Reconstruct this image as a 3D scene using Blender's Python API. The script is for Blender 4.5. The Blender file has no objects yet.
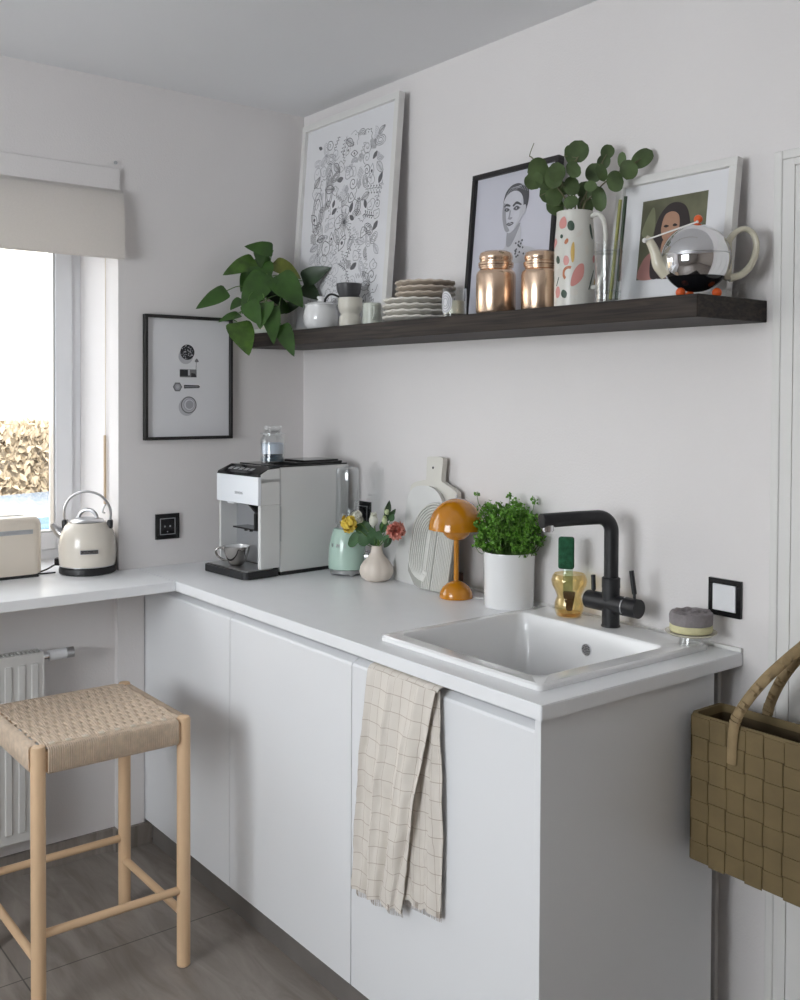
import bpy, bmesh, math, random
from mathutils import Vector, Matrix, Euler, noise
random.seed(11)
PI = math.pi
COL = bpy.context.scene.collection
HC = 0.911      # counter top height
SH = 1.699      # shelf top height

# ---------------------------------------------------------------- materials
def _new(name):
    m = bpy.data.materials.new(name); m.use_nodes = True
    nt = m.node_tree; nt.nodes.clear()
    out = nt.nodes.new('ShaderNodeOutputMaterial')
    return m, nt, out
def mat(name, col, rough=.5, metal=0, var=.03, scale=8, bump=0, bscale=60, coat=0, trans=0, sss=0, spec=.5, sheen=0, stretch=None):
    m, nt, out = _new(name)
    b = nt.nodes.new('ShaderNodeBsdfPrincipled'); nt.links.new(b.outputs[0], out.inputs[0])
    b.inputs['Roughness'].default_value = rough; b.inputs['Metallic'].default_value = metal
    b.inputs['Coat Weight'].default_value = coat; b.inputs['Transmission Weight'].default_value = trans
    b.inputs['Specular IOR Level'].default_value = spec
    b.inputs['Sheen Weight'].default_value = sheen
    if sss: b.inputs['Subsurface Weight'].default_value = sss; b.inputs['Subsurface Scale'].default_value = .01
    tc = nt.nodes.new('ShaderNodeTexCoord'); mp = nt.nodes.new('ShaderNodeMapping')
    nt.links.new(tc.outputs['Object'], mp.inputs[0])
    if stretch: mp.inputs['Scale'].default_value = stretch
    n = nt.nodes.new('ShaderNodeTexNoise'); n.inputs['Scale'].default_value = scale; n.inputs['Detail'].default_value = 4
    nt.links.new(mp.outputs[0], n.inputs['Vector'])
    r = nt.nodes.new('ShaderNodeValToRGB')
    r.color_ramp.elements[0].position = .3; r.color_ramp.elements[1].position = .7
    r.color_ramp.elements[0].color = [max(0, c*(1-var)) for c in col[:3]]+[1]
    r.color_ramp.elements[1].color = [min(1, c*(1+var)) for c in col[:3]]+[1]
    nt.links.new(n.outputs['Fac'], r.inputs[0]); nt.links.new(r.outputs[0], b.inputs['Base Color'])
    if bump:
        n2 = nt.nodes.new('ShaderNodeTexNoise'); n2.inputs['Scale'].default_value = bscale; n2.inputs['Detail'].default_value = 3
        nt.links.new(mp.outputs[0], n2.inputs['Vector'])
        bp = nt.nodes.new('ShaderNodeBump'); bp.inputs['Strength'].default_value = bump; bp.inputs['Distance'].default_value = .003
        nt.links.new(n2.outputs['Fac'], bp.inputs['Height']); nt.links.new(bp.outputs[0], b.inputs['Normal'])
    return m
def s2l(*c): return tuple(((x/255)/12.92 if x/255 <= .04045 else ((x/255+.055)/1.055)**2.4) for x in c)
def glass(name, tint=(1, 1, 1), ior=1.45, rough=.02, refl=(1, 1, 1)):
    m, nt, out = _new(name)
    t = nt.nodes.new('ShaderNodeBsdfTransparent'); t.inputs[0].default_value = list(tint)+[1]
    g = nt.nodes.new('ShaderNodeBsdfGlossy'); g.inputs['Roughness'].default_value = rough; g.inputs[0].default_value = list(refl)+[1]
    lw = nt.nodes.new('ShaderNodeLayerWeight'); lw.inputs[0].default_value = .5
    pw = nt.nodes.new('ShaderNodeMath'); pw.operation = 'POWER'; pw.inputs[1].default_value = 2.3; nt.links.new(lw.outputs['Facing'], pw.inputs[0])
    f = nt.nodes.new('ShaderNodeMath'); f.operation = 'MULTIPLY_ADD'; f.inputs[1].default_value = .75; f.inputs[2].default_value = (ior-1)*.09; nt.links.new(pw.outputs[0], f.inputs[0])
    n = nt.nodes.new('ShaderNodeTexNoise'); n.inputs['Scale'].default_value = 25
    bp = nt.nodes.new('ShaderNodeBump'); bp.inputs['Strength'].default_value = .03; bp.inputs['Distance'].default_value = .002
    nt.links.new(n.outputs['Fac'], bp.inputs['Height']); nt.links.new(bp.outputs[0], g.inputs['Normal'])
    mx = nt.nodes.new('ShaderNodeMixShader')
    nt.links.new(f.outputs[0], mx.inputs[0]); nt.links.new(t.outputs[0], mx.inputs[1]); nt.links.new(g.outputs[0], mx.inputs[2])
    nt.links.new(mx.outputs[0], out.inputs[0])
    return m

M = {}
M['wall'] = mat('wall_paint', (.81, .782, .775), .85, var=.012, scale=2.5, bump=.25, bscale=180, spec=.25)
M['ceil'] = mat('ceiling_paint', (.88, .885, .90), .9, var=.01, scale=2, bump=.2, bscale=150, spec=.2)
M['cab'] = mat('cabinet_lacquer', (.84, .85, .87), .42, var=.006, scale=3)
M['top'] = mat('white_laminate', (.90, .91, .93), .34, var=.01, scale=20, bump=.05, bscale=300)
M['ceramic'] = mat('white_ceramic', (.84, .84, .84), .12, var=.008, scale=4, coat=.3)
M['whitepl'] = mat('white_plastic', (.80, .81, .83), .3, var=.006)
M['pvc'] = mat('window_plastic', (.82, .83, .86), .35, var=.006)
M['trimw'] = mat('white_gloss_paint', (.78, .77, .75), .4, var=.01)
M['rad'] = mat('radiator_enamel', (.72, .71, .69), .4, var=.01)
M['blacks'] = mat('black_satin', (.013, .013, .014), .45, var=.1)
M['blackm'] = mat('black_matte_metal', (.016, .016, .018), .42, var=.1, bump=.05, bscale=500)
M['blackg'] = mat('black_gloss', (.012, .012, .013), .12, var=.1)
M['blackfr'] = mat('black_frame', (.014, .012, .012), .5, var=.15)
M['steel'] = mat('brushed_steel', (.55, .55, .56), .28, 1, var=.05, stretch=(1, 1, 20))
M['chrome'] = mat('chrome', (.78, .78, .80), .04, 1, var=.01)
M['silverpl'] = mat('silver_plastic', (.50, .51, .53), .3, .6, var=.03)
M['mirror'] = mat('dark_mirror_glaze', (.42, .40, .38), .08, 1, var=.02)
M['copper'] = mat('copper_lustre', (.84, .62, .46), .24, .9, var=.06, scale=5)
M['shelf'] = None
M['cream'] = mat('cream_enamel', (.79, .705, .60), .25, var=.01, coat=.3)
M['creamk'] = mat('kettle_cream', (.79, .73, .64), .22, var=.01, coat=.4)
M['paper'] = mat('paper_white', (.78, .78, .80), .7, var=.006)
M['paperg'] = mat('paper_grey', (.66, .66, .70), .7, var=.02, scale=3)
M['ink'] = mat('ink_black', (.03, .03, .035), .7)
M['ink2'] = mat('ink_grey', (.18, .18, .19), .7)
M['ink3'] = mat('ink_light', (.38, .38, .41), .7)
M['ink4'] = mat('ink_pale', (.52, .52, .55), .7)
M['framew'] = mat('white_frame', (.76, .75, .73), .45, var=.015)
M['leaf'] = mat('pothos_leaf', (.038, .098, .016), .33, var=.35, scale=14)
M['leafd'] = mat('pothos_leaf_dark', (.02, .045, .015), .4, var=.3, scale=14)
M['leafv'] = mat('pothos_leaf_variegated', (.065, .14, .02), .38, var=.5, scale=22)
M['leafy'] = mat('pothos_leaf_yellowing', (.13, .15, .02), .4, var=.5, scale=18)
M['euca'] = mat('eucalyptus_leaf', (.08, .125, .045), .45, var=.4, scale=20)
M['eucas'] = mat('eucalyptus_stem', (.16, .15, .08), .6)
M['stemg'] = mat('green_stem', (.10, .2, .04), .5, var=.2)
M['parsley'] = mat('parsley_leaf', (.12, .30, .03), .5, var=.45, scale=40)
M['soil'] = mat('soil', (.03, .02, .013), .95, var=.4, scale=80, bump=.8, bscale=200)
M['terra'] = mat('cream_stoneware', (.70, .67, .59), .35, var=.02)
M['sage'] = mat('pale_sage_glaze', (.58, .61, .54), .3, var=.02)
M['slate'] = mat('dark_grey_glaze', (.06, .06, .065), .4, var=.1)
M['beige'] = mat('beige_stoneware', (.55, .47, .39), .5, var=.04)
M['beige2'] = mat('pale_stoneware', (.70, .67, .61), .5, var=.04)
M['mustard'] = mat('mustard_lacquer', (.56, .215, .007), .14, var=.02, coat=.6)
M['mustardm'] = mat('mustard_stem', (.52, .21, .012), .3, var=.02)
M['mint'] = mat('mint_enamel', (.50, .68, .59), .22, var=.01, coat=.4)
M['garlic'] = mat('garlic_bisque', (.76, .68, .60), .45, var=.03)
M['marble'] = mat('white_board', (.70, .70, .685), .4, var=.03, scale=6)
M['ribw'] = mat('ribbed_board_grey', (.70, .70, .66), .55, var=.04)
M['ribg'] = mat('ribbed_groove_grey', (.36, .36, .33), .8, var=.05)
M['boardb'] = mat('cream_board', (.70, .68, .62), .5, var=.03)
M['boarde'] = mat('cream_board_edge', (.55, .49, .38), .6, var=.04)
M['darkwood'] = mat('dark_wood', (.06, .022, .012), .5, var=.3)
M['ycol'] = mat('yellow_petal', (.86, .64, .09), .6, var=.08, scale=30)
M['wpet'] = mat('white_petal', (.80, .80, .70), .6, var=.05)
M['gbud'] = mat('green_bud', (.55, .62, .36), .6, var=.1)
M['pink'] = mat('pink_petal', (.80, .36, .29), .6, var=.15, scale=60)
M['sponge'] = mat('grey_scrubber', (.27, .245, .25), .95, var=.12, scale=60, bump=1, bscale=250)
M['spongey'] = mat('yellow_sponge', (.70, .66, .40), .9, var=.05, scale=60, bump=.6, bscale=250)
M['greensp'] = mat('green_scrubber', (.02, .11, .05), .9, var=.3, scale=90, bump=1, bscale=300)
M['wood'] = mat('beech_wood', (.74, .51, .31), .5, var=.09, scale=6, stretch=(6, 6, .6))
M['woodh'] = mat('beech_wood_lying', (.74, .51, .31), .5, var=.09, scale=5)
M['cord'] = mat('paper_cord', (.70, .56, .43), .85, var=.13, scale=60, bump=.6, bscale=400)
M['cordl'] = mat('light_cord', (.74, .65, .54), .8, var=.08, scale=80)
M['basket'] = mat('woven_strap', (.175, .125, .055), .7, var=.12, scale=14, bump=.15, bscale=120)
M['basketi'] = mat('woven_strap_inside', (.075, .05, .022), .8, var=.12)
M['strap'] = mat('basket_handle', (.30, .215, .11), .7, var=.15, scale=40)
M['wax'] = mat('candle_wax', (.72, .69, .56), .5, var=.02)
M['pinkp'] = mat('terrazzo_pink', (.68, .30, .27), .4)
M['rustp'] = mat('terrazzo_rust', (.50, .17, .07), .4)
M['yelp'] = mat('terrazzo_yellow', (.66, .44, .12), .4)
M['grnp'] = mat('terrazzo_green', (.035, .07, .045), .4)
M['vasew'] = mat('vase_white', (.70, .69, .64), .3, var=.02)
M['orange'] = mat('orange_ball', (.78, .12, .02), .3, var=.03)
M['ivory'] = mat('ivory_porcelain', (.66, .62, .49), .22, var=.02, coat=.4)
M['blackpl'] = mat('black_enamel_base', (.01, .01, .012), .15)
M['skin'] = mat('print_skin', (.42, .24, .16), .7, var=.12, scale=20)
M['skin2'] = mat('print_pink', (.45, .22, .20), .7, var=.12, scale=20)
M['hair'] = mat('print_hair', (.035, .026, .026), .7)
M['olive'] = mat('print_olive', (.13, .13, .08), .7, var=.4, scale=12)
M['bluebits'] = mat('dark_blue_beads', (.03, .07, .11), .5, var=.5, scale=200)
M['lightbl'] = mat('pale_blue_powder', (.62, .68, .78), .8, var=.03)
M['glass'] = glass('clear_glass', (.97, .98, .98))
M['glassf'] = glass('clear_bottle_plastic', (.93, .945, .95), ior=1.9, rough=.10)
M['pane'] = glass('window_pane', (.97, .985, .98), ior=1.2)
M['amber'] = glass('amber_glass', (.965, .90, .72), ior=1.5, refl=(1, .9, .7))
M['amberd'] = glass('amber_glass_thick', (.88, .66, .36), ior=1.5, refl=(1, .9, .7))
M['mintgl'] = glass('mint_clear_plastic', (.82, .93, .86), rough=.1)
M['whitecord'] = mat('white_cable', (.75, .75, .74), .5)
M['facade'] = mat('outside_render', (.80, .76, .68), .9, var=.06, scale=.8)
M['hedge'] = mat('dry_hedge_leaves', (.37, .30, .215), .8, var=.15, scale=18)
M['asph'] = mat('street_asphalt', (.085, .09, .095), .9, var=.1, scale=30)
M['carp'] = mat('car_paint_blue', (.10, .17, .26), .25, var=.01, coat=.4)
M['carg'] = mat('car_glass', (.10, .16, .22), .05, var=.02)
M['tyre'] = mat('tyre_rubber', (.02, .02, .02), .8)
M['roof'] = mat('roof_tile', (.25, .10, .06), .8, var=.2)

def blind_mat():
    m, nt, out = _new('blind_linen')
    d = nt.nodes.new('ShaderNodeBsdfDiffuse'); t = nt.nodes.new('ShaderNodeBsdfTranslucent')
    n = nt.nodes.new('ShaderNodeTexNoise'); n.inputs['Scale'].default_value = 200
    tc = nt.nodes.new('ShaderNodeTexCoord'); nt.links.new(tc.outputs['Object'], n.inputs['Vector'])
    r = nt.nodes.new('ShaderNodeValToRGB'); r.color_ramp.elements[0].color = (.80, .77, .74, 1); r.color_ramp.elements[1].color = (.86, .83, .80, 1)
    nt.links.new(n.outputs['Fac'], r.inputs[0])
    nt.links.new(r.outputs[0], d.inputs[0]); nt.links.new(r.outputs[0], t.inputs[0])
    mx = nt.nodes.new('ShaderNodeMixShader'); mx.inputs[0].default_value = .42
    nt.links.new(d.outputs[0], mx.inputs[1]); nt.links.new(t.outputs[0], mx.inputs[2]); nt.links.new(mx.outputs[0], out.inputs[0])
    return m
M['blind'] = blind_mat()

def floor_mat():
    m, nt, out = _new('grey_wood_look_tile')
    b = nt.nodes.new('ShaderNodeBsdfPrincipled'); nt.links.new(b.outputs[0], out.inputs[0]); b.inputs['Roughness'].default_value = .5
    tc = nt.nodes.new('ShaderNodeTexCoord')
    mp = nt.nodes.new('ShaderNodeMapping'); mp.inputs['Location'].default_value = (.025, 0, 0)
    nt.links.new(tc.outputs['Object'], mp.inputs[0])
    br = nt.nodes.new('ShaderNodeTexBrick'); br.offset = 0; br.squash = 1
    br.inputs['Scale'].default_value = 1; br.inputs['Brick Width'].default_value = .6; br.inputs['Row Height'].default_value = .6
    br.inputs['Mortar Size'].default_value = .0022; br.inputs['Mortar Smooth'].default_value = .2
    br.inputs['Color1'].default_value = (1, 1, 1, 1); br.inputs['Color2'].default_value = (.9, .9, .9, 1); br.inputs['Mortar'].default_value = (.35, .35, .35, 1)
    nt.links.new(mp.outputs[0], br.inputs[0])
    m2 = nt.nodes.new('ShaderNodeMapping'); m2.inputs['Scale'].default_value = (1.2, 6, 1); nt.links.new(tc.outputs['Object'], m2.inputs[0])
    n = nt.nodes.new('ShaderNodeTexNoise'); n.inputs['Scale'].default_value = 3; n.inputs['Detail'].default_value = 7; n.inputs['Roughness'].default_value = .6; n.inputs['Distortion'].default_value = .8
    nt.links.new(m2.outputs[0], n.inputs[0])
    r = nt.nodes.new('ShaderNodeValToRGB'); r.color_ramp.elements[0].position = .3; r.color_ramp.elements[1].position = .75
    r.color_ramp.elements[0].color = (.22, .19, .165, 1); r.color_ramp.elements[1].color = (.40, .355, .32, 1)
    nt.links.new(n.outputs['Fac'], r.inputs[0])
    mx = nt.nodes.new('ShaderNodeMix'); mx.data_type = 'RGBA'; mx.blend_type = 'MULTIPLY'; mx.inputs[0].default_value = 1
    nt.links.new(r.outputs[0], mx.inputs[6]); nt.links.new(br.outputs[0], mx.inputs[7]); nt.links.new(mx.outputs[2], b.inputs['Base Color'])
    return m
M['floor'] = floor_mat()

def wood_dark():
    m, nt, out = _new('dark_walnut_shelf')
    b = nt.nodes.new('ShaderNodeBsdfPrincipled'); nt.links.new(b.outputs[0], out.inputs[0]); b.inputs['Roughness'].default_value = .6; b.inputs['Specular IOR Level'].default_value = .3
    tc = nt.nodes.new('ShaderNodeTexCoord'); mp = nt.nodes.new('ShaderNodeMapping'); mp.inputs['Scale'].default_value = (1, 12, 30)
    nt.links.new(tc.outputs['Object'], mp.inputs[0])
    n = nt.nodes.new('ShaderNodeTexNoise'); n.inputs['Scale'].default_value = 5; n.inputs['Detail'].default_value = 6; n.inputs['Distortion'].default_value = .6
    nt.links.new(mp.outputs[0], n.inputs[0])
    r = nt.nodes.new('ShaderNodeValToRGB'); r.color_ramp.elements[0].position = .35; r.color_ramp.elements[1].position = .7
    r.color_ramp.elements[0].color = (.014, .011, .010, 1); r.color_ramp.elements[1].color = (.055, .040, .032, 1)
    nt.links.new(n.outputs['Fac'], r.inputs[0]); nt.links.new(r.outputs[0], b.inputs['Base Color'])
    bp = nt.nodes.new('ShaderNodeBump'); bp.inputs['Strength'].default_value = .2; bp.inputs['Distance'].default_value = .001
    nt.links.new(n.outputs['Fac'], bp.inputs['Height']); nt.links.new(bp.outputs[0], b.inputs['Normal'])
    return m
M['shelf'] = wood_dark()

def towel_mat():
    m, nt, out = _new('checked_linen')
    b = nt.nodes.new('ShaderNodeBsdfPrincipled'); nt.links.new(b.outputs[0], out.inputs[0]); b.inputs['Roughness'].default_value = .95
    b.inputs['Specular IOR Level'].default_value = .1
    uv = nt.nodes.new('ShaderNodeUVMap'); uv.uv_map = 'UVMap'
    br = nt.nodes.new('ShaderNodeTexBrick'); br.offset = 0
    br.inputs['Scale'].default_value = 1; br.inputs['Brick Width'].default_value = .040; br.inputs['Row Height'].default_value = .040
    br.inputs['Mortar Size'].default_value = .0008; br.inputs['Mortar Smooth'].default_value = .3
    br.inputs['Color1'].default_value = (.76, .71, .65, 1); br.inputs['Color2'].default_value = (.74, .69, .625, 1); br.inputs['Mortar'].default_value = (.47, .39, .33, 1)
    nt.links.new(uv.outputs[0], br.inputs[0])
    n = nt.nodes.new('ShaderNodeTexNoise'); n.inputs['Scale'].default_value = 500
    nt.links.new(uv.outputs[0], n.inputs[0])
    bp = nt.nodes.new('ShaderNodeBump'); bp.inputs['Strength'].default_value = .4; bp.inputs['Distance'].default_value = .001
    nt.links.new(n.outputs['Fac'], bp.inputs['Height']); nt.links.new(bp.outputs[0], b.inputs['Normal'])
    nt.links.new(br.outputs[0], b.inputs['Base Color'])
    return m
M['towel'] = towel_mat()

# ---------------------------------------------------------------- geometry helpers
def obj(name, bm, m, parent=None, smooth=False, loc=None, rot=None):
    bmesh.ops.recalc_face_normals(bm, faces=bm.faces[:])
    me = bpy.data.meshes.new(name); bm.to_mesh(me); bm.free()
    for mm in (m if isinstance(m, (list, tuple)) else [m]): me.materials.append(M[mm] if isinstance(mm, str) else mm)
    if smooth:
        for p in me.polygons: p.use_smooth = True
        if smooth != 'all': me.set_sharp_from_angle(angle=math.radians(38))
    o = bpy.data.objects.new(name, me); COL.objects.link(o)
    if parent: o.parent = parent
    if loc: o.location = loc
    if rot: o.rotation_euler = rot
    return o
def thing(name, label, cat, loc=(0, 0, 0), rot=(0, 0, 0), group=None):
    o = bpy.data.objects.new(name, None); COL.objects.link(o); o.empty_display_size = .05
    o.location = loc; o.rotation_euler = rot if not isinstance(rot, (int, float)) else (0, 0, rot)
    o['label'] = label; o['category'] = cat
    if group: o['group'] = group
    return o
def tag(o, label, cat, group=None):
    o['label'] = label; o['category'] = cat
    if group: o['group'] = group
    return o
def struct(name, bm, m, parent=None, smooth=False):
    o = obj(name, bm, m, parent, smooth)
    if not parent: o['kind'] = 'structure'
    return o
def lab(o, t): o['label'] = t; return o
def B(): return bmesh.new()
def box(bm, x0, x1, y0, y1, z0, z1, bev=0, seg=2, mi=0, mtx=None):
    r = bmesh.ops.create_cube(bm, size=1)
    vs = r['verts']
    for v in vs:
        v.co = Vector(((x0+x1)/2+v.co.x*(x1-x0), (y0+y1)/2+v.co.y*(y1-y0), (z0+z1)/2+v.co.z*(z1-z0)))
    fs = set(f for v in vs for f in v.link_faces)
    if bev:
        es = set(e for v in vs for e in v.link_edges)
        rr = bmesh.ops.bevel(bm, geom=list(es), offset=bev, segments=seg, profile=.5, affect='EDGES')
        vs = list(set(v for f in rr['faces'] for v in f.verts) | set(v for v in vs if v.is_valid))
        fs = set(f for v in vs for f in v.link_faces)
    for f in fs:
        f.material_index = mi
    if mtx: bmesh.ops.transform(bm, matrix=mtx, verts=vs)
    return bm
def lathe(bm, prof, n=32, c=(0, 0), mi=0, fn=None, closed=False, cap=True):
    rings = []
    for r, z in prof:
        ring = []
        for i in range(n):
            a = 2*PI*i/n; rr = r
            if fn: rr = fn(r, z, a)
            ring.append(bm.verts.new((c[0]+rr*math.cos(a), c[1]+rr*math.sin(a), z)))
        rings.append(ring)
    m = len(rings)
    for k in range(m-1 if not closed else m):
        a, b = rings[k], rings[(k+1) % m]
        for i in range(n):
            j = (i+1) % n
            f = bm.faces.new((a[i], a[j], b[j], b[i])); f.material_index = mi
    if cap and not closed:
        for rg in (rings[0], rings[-1]):
            f = bm.faces.new(rg); f.material_index = mi
    return bm
def smoothpts(pts, sub=6):
    P = [Vector(p) for p in pts]
    if len(P) < 3: return P
    out = []
    for i in range(len(P)-1):
        p0 = P[max(i-1, 0)]; p1 = P[i]; p2 = P[i+1]; p3 = P[min(i+2, len(P)-1)]
        for k in range(sub):
            t = k/sub
            out.append(.5*((2*p1)+(-p0+p2)*t+(2*p0-5*p1+4*p2-p3)*t*t+(-p0+3*p1-3*p2+p3)*t**3))
    out.append(P[-1]); return out
def tube(bm, pts, r, n=10, mi=0, sub=0, flat=None, closed=False, cap=True):
    P = smoothpts(pts, sub) if sub else [Vector(p) for p in pts]
    R_ = r if isinstance(r, (list, tuple)) else None
    rings = []; N = len(P)
    up = None
    for i, p in enumerate(P):
        if closed: d = (P[(i+1) % N]-P[i-1]).normalized()
        else: d = (P[min(i+1, N-1)]-P[max(i-1, 0)]).normalized()
        if up is None:
            up = Vector((0, 0, 1)) if abs(d.z) < .9 else Vector((0, 1, 0))
        s = d.cross(up).normalized(); up = s.cross(d).normalized()
        if R_:
            t = i/(N-1)*(len(R_)-1); k = min(int(t), len(R_)-2); rr = R_[k]+(R_[k+1]-R_[k])*(t-k)
        else: rr = r
        ring = []
        for j in range(n):
            a = 2*PI*j/n
            fx = flat if flat else 1
            ring.append(bm.verts.new(p+s*math.cos(a)*rr+up*math.sin(a)*rr*fx))
        rings.append(ring)
    for k in range(N if closed else N-1):
        a, b = rings[k], rings[(k+1) % N]
        for j in range(n):
            f = bm.faces.new((a[j], a[(j+1) % n], b[(j+1) % n], b[j])); f.material_index = mi
    if cap and not closed:
        for rg in (rings[0], rings[-1]):
            f = bm.faces.new(rg); f.material_index = mi
    return bm
def cyl(bm, p, q, r, n=20, mi=0, r2=None): return tube(bm, [p, q], [r, r2 if r2 is not None else r], n, mi)
def ball(bm, c, r, mi=0, u=16, v=10, sc=(1, 1, 1)):
    rr = bmesh.ops.create_uvsphere(bm, u_segments=u, v_segments=v, radius=r)
    for w in rr['verts']:
        w.co = Vector((w.co.x*sc[0]+c[0], w.co.y*sc[1]+c[1], w.co.z*sc[2]+c[2]))
        for f in w.link_faces: f.material_index = mi
    return bm
def prism(bm, poly, axis, a0, a1, mi=0):
    """extrude a 2D polygon; axis 'x': poly=(y,z); 'y': (x,z); 'z': (x,y)"""
    def mk(p, a):
        if axis == 'x': return (a, p[0], p[1])
        if axis == 'y': return (p[0], a, p[1])
        return (p[0], p[1], a)
    A = [bm.verts.new(mk(p, a0)) for p in poly]; Bv = [bm.verts.new(mk(p, a1)) for p in poly]
    n = len(poly)
    fs = [bm.faces.new(A), bm.faces.new(Bv)]
    for i in range(n): fs.append(bm.faces.new((A[i], A[(i+1) % n], Bv[(i+1) % n], Bv[i])))
    for f in fs: f.material_index = mi
    return bm
def disc(bm, c, r, y, n=24, mi=0, ry=None, th=.0004, a0=0):
    """thin filled ellipse in the xz plane at depth y (front face towards -y)"""
    ry = ry or r
    poly = [(c[0]+r*math.cos(a0+2*PI*i/n), c[1]+ry*math.sin(a0+2*PI*i/n)) for i in range(n)]
    return prism(bm, poly, 'y', y, y-th, mi)
def shape(bm, pts, y, mi=0, th=.0004, sm=5):
    """filled smooth closed outline in the xz plane"""
    P = [Vector((p[0], 0, p[1])) for p in pts]
    out = []
    n = len(P)
    for i in range(n):
        p0, p1, p2, p3 = P[i-1], P[i], P[(i+1) % n], P[(i+2) % n]
        for k in range(sm):
            t = k/sm
            v = .5*((2*p1)+(-p0+p2)*t+(2*p0-5*p1+4*p2-p3)*t*t+(-p0+3*p1-3*p2+p3)*t**3)
            out.append((v.x, v.z))
    return prism(bm, out, 'y', y, y-th, mi)
def ribbon(bm, pts, w, y, mi=0, th=.0003, sm=0):
    """thin line on paper in the xz plane"""
    P = [Vector((p[0], 0, p[1])) for p in pts]
    if sm: P = smoothpts(P, sm)
    V = []
    for i, p in enumerate(P):
        d = (P[min(i+1, len(P)-1)]-P[max(i-1, 0)])
        if d.length < 1e-9: d = Vector((1, 0, 0))
        d.normalize(); nn = Vector((-d.z, 0, d.x))*w/2
        V.append((bm.verts.new((p.x+nn.x, y-th, p.z+nn.z)), bm.verts.new((p.x-nn.x, y-th, p.z-nn.z))))
    for a, b in zip(V[:-1], V[1:]):
        f = bm.faces.new((a[0], a[1], b[1], b[0])); f.material_index = mi
def text(s, size, m, parent, loc, rot, ext=.0005, name='lettering'):
    cu = bpy.data.curves.new(name, 'FONT'); cu.body = s; cu.size = size; cu.extrude = ext; cu.align_x = 'CENTER'; cu.align_y = 'CENTER'
    t = bpy.data.objects.new(name, cu); COL.objects.link(t)
    bpy.context.view_layer.update()
    me = bpy.data.meshes.new_from_object(t.evaluated_get(bpy.context.evaluated_depsgraph_get()))
    bpy.data.objects.remove(t)
    me.materials.clear(); me.materials.append(M[m])
    o = bpy.data.objects.new(name, me); COL.objects.link(o)
    o.parent = parent; o.location = loc; o.rotation_euler = rot
    return o
def leaf(bm, a, b, w, face=Vector((.789, -.6145, .1)), shape_='heart', mi=0, fold=.18, droop=.12, nseg=10, th=.0006):
    """a leaf blade from stem point a to tip b, width w, its face turned to 'face', folded along the midrib"""
    a = Vector(a); b = Vector(b); d = b-a; Lh = d.length; d.normalize()
    s = d.cross(face).normalized(); nrm = s.cross(d).normalized()
    if nrm.dot(face) < 0: nrm = -nrm
    rows = []
    for i in range(nseg+1):
        t = i/nseg
        if shape_ == 'heart': hw = (math.sin(PI*min(1, t**.62))**.75)*(1-.25*t) if 0 < t < 1 else 0
        elif shape_ == 'round': hw = math.sqrt(max(0, 1-(2*t-1)**2))
        else: hw = math.sin(PI*t)**.8
        hw *= w/2
        back = -.10*Lh*math.sin(PI*min(1, t*2.5))*(1 if (shape_ == 'heart' and t < .4) else 0)
        c = a+d*(Lh*t)-nrm*(droop*Lh*(t-.35)**2)
        row = []
        for k in (-1, -.55, 0, .55, 1):
            off = c+s*hw*k+nrm*(fold*hw*abs(k))+d*(back*abs(k)**2)
            row.append(off)
        rows.append(row)
    for sgn in (0, 1):
        V = [[bm.verts.new(p-nrm*th*sgn) for p in row] for row in rows]
        for i in range(nseg):
            for k in range(4):
                try:
                    f = bm.faces.new((V[i][k], V[i][k+1], V[i+1][k+1], V[i+1][k])); f.material_index = mi
                except Exception: pass
def copy_tree(o, parent=None):
    c = o.copy(); COL.objects.link(c)
    if parent: c.parent = parent
    for ch in list(o.children): copy_tree(ch, c)
    return c
SKY = 2.3
SUN = 3.0
EXPO = 1.08
GARD = 31.0
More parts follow.
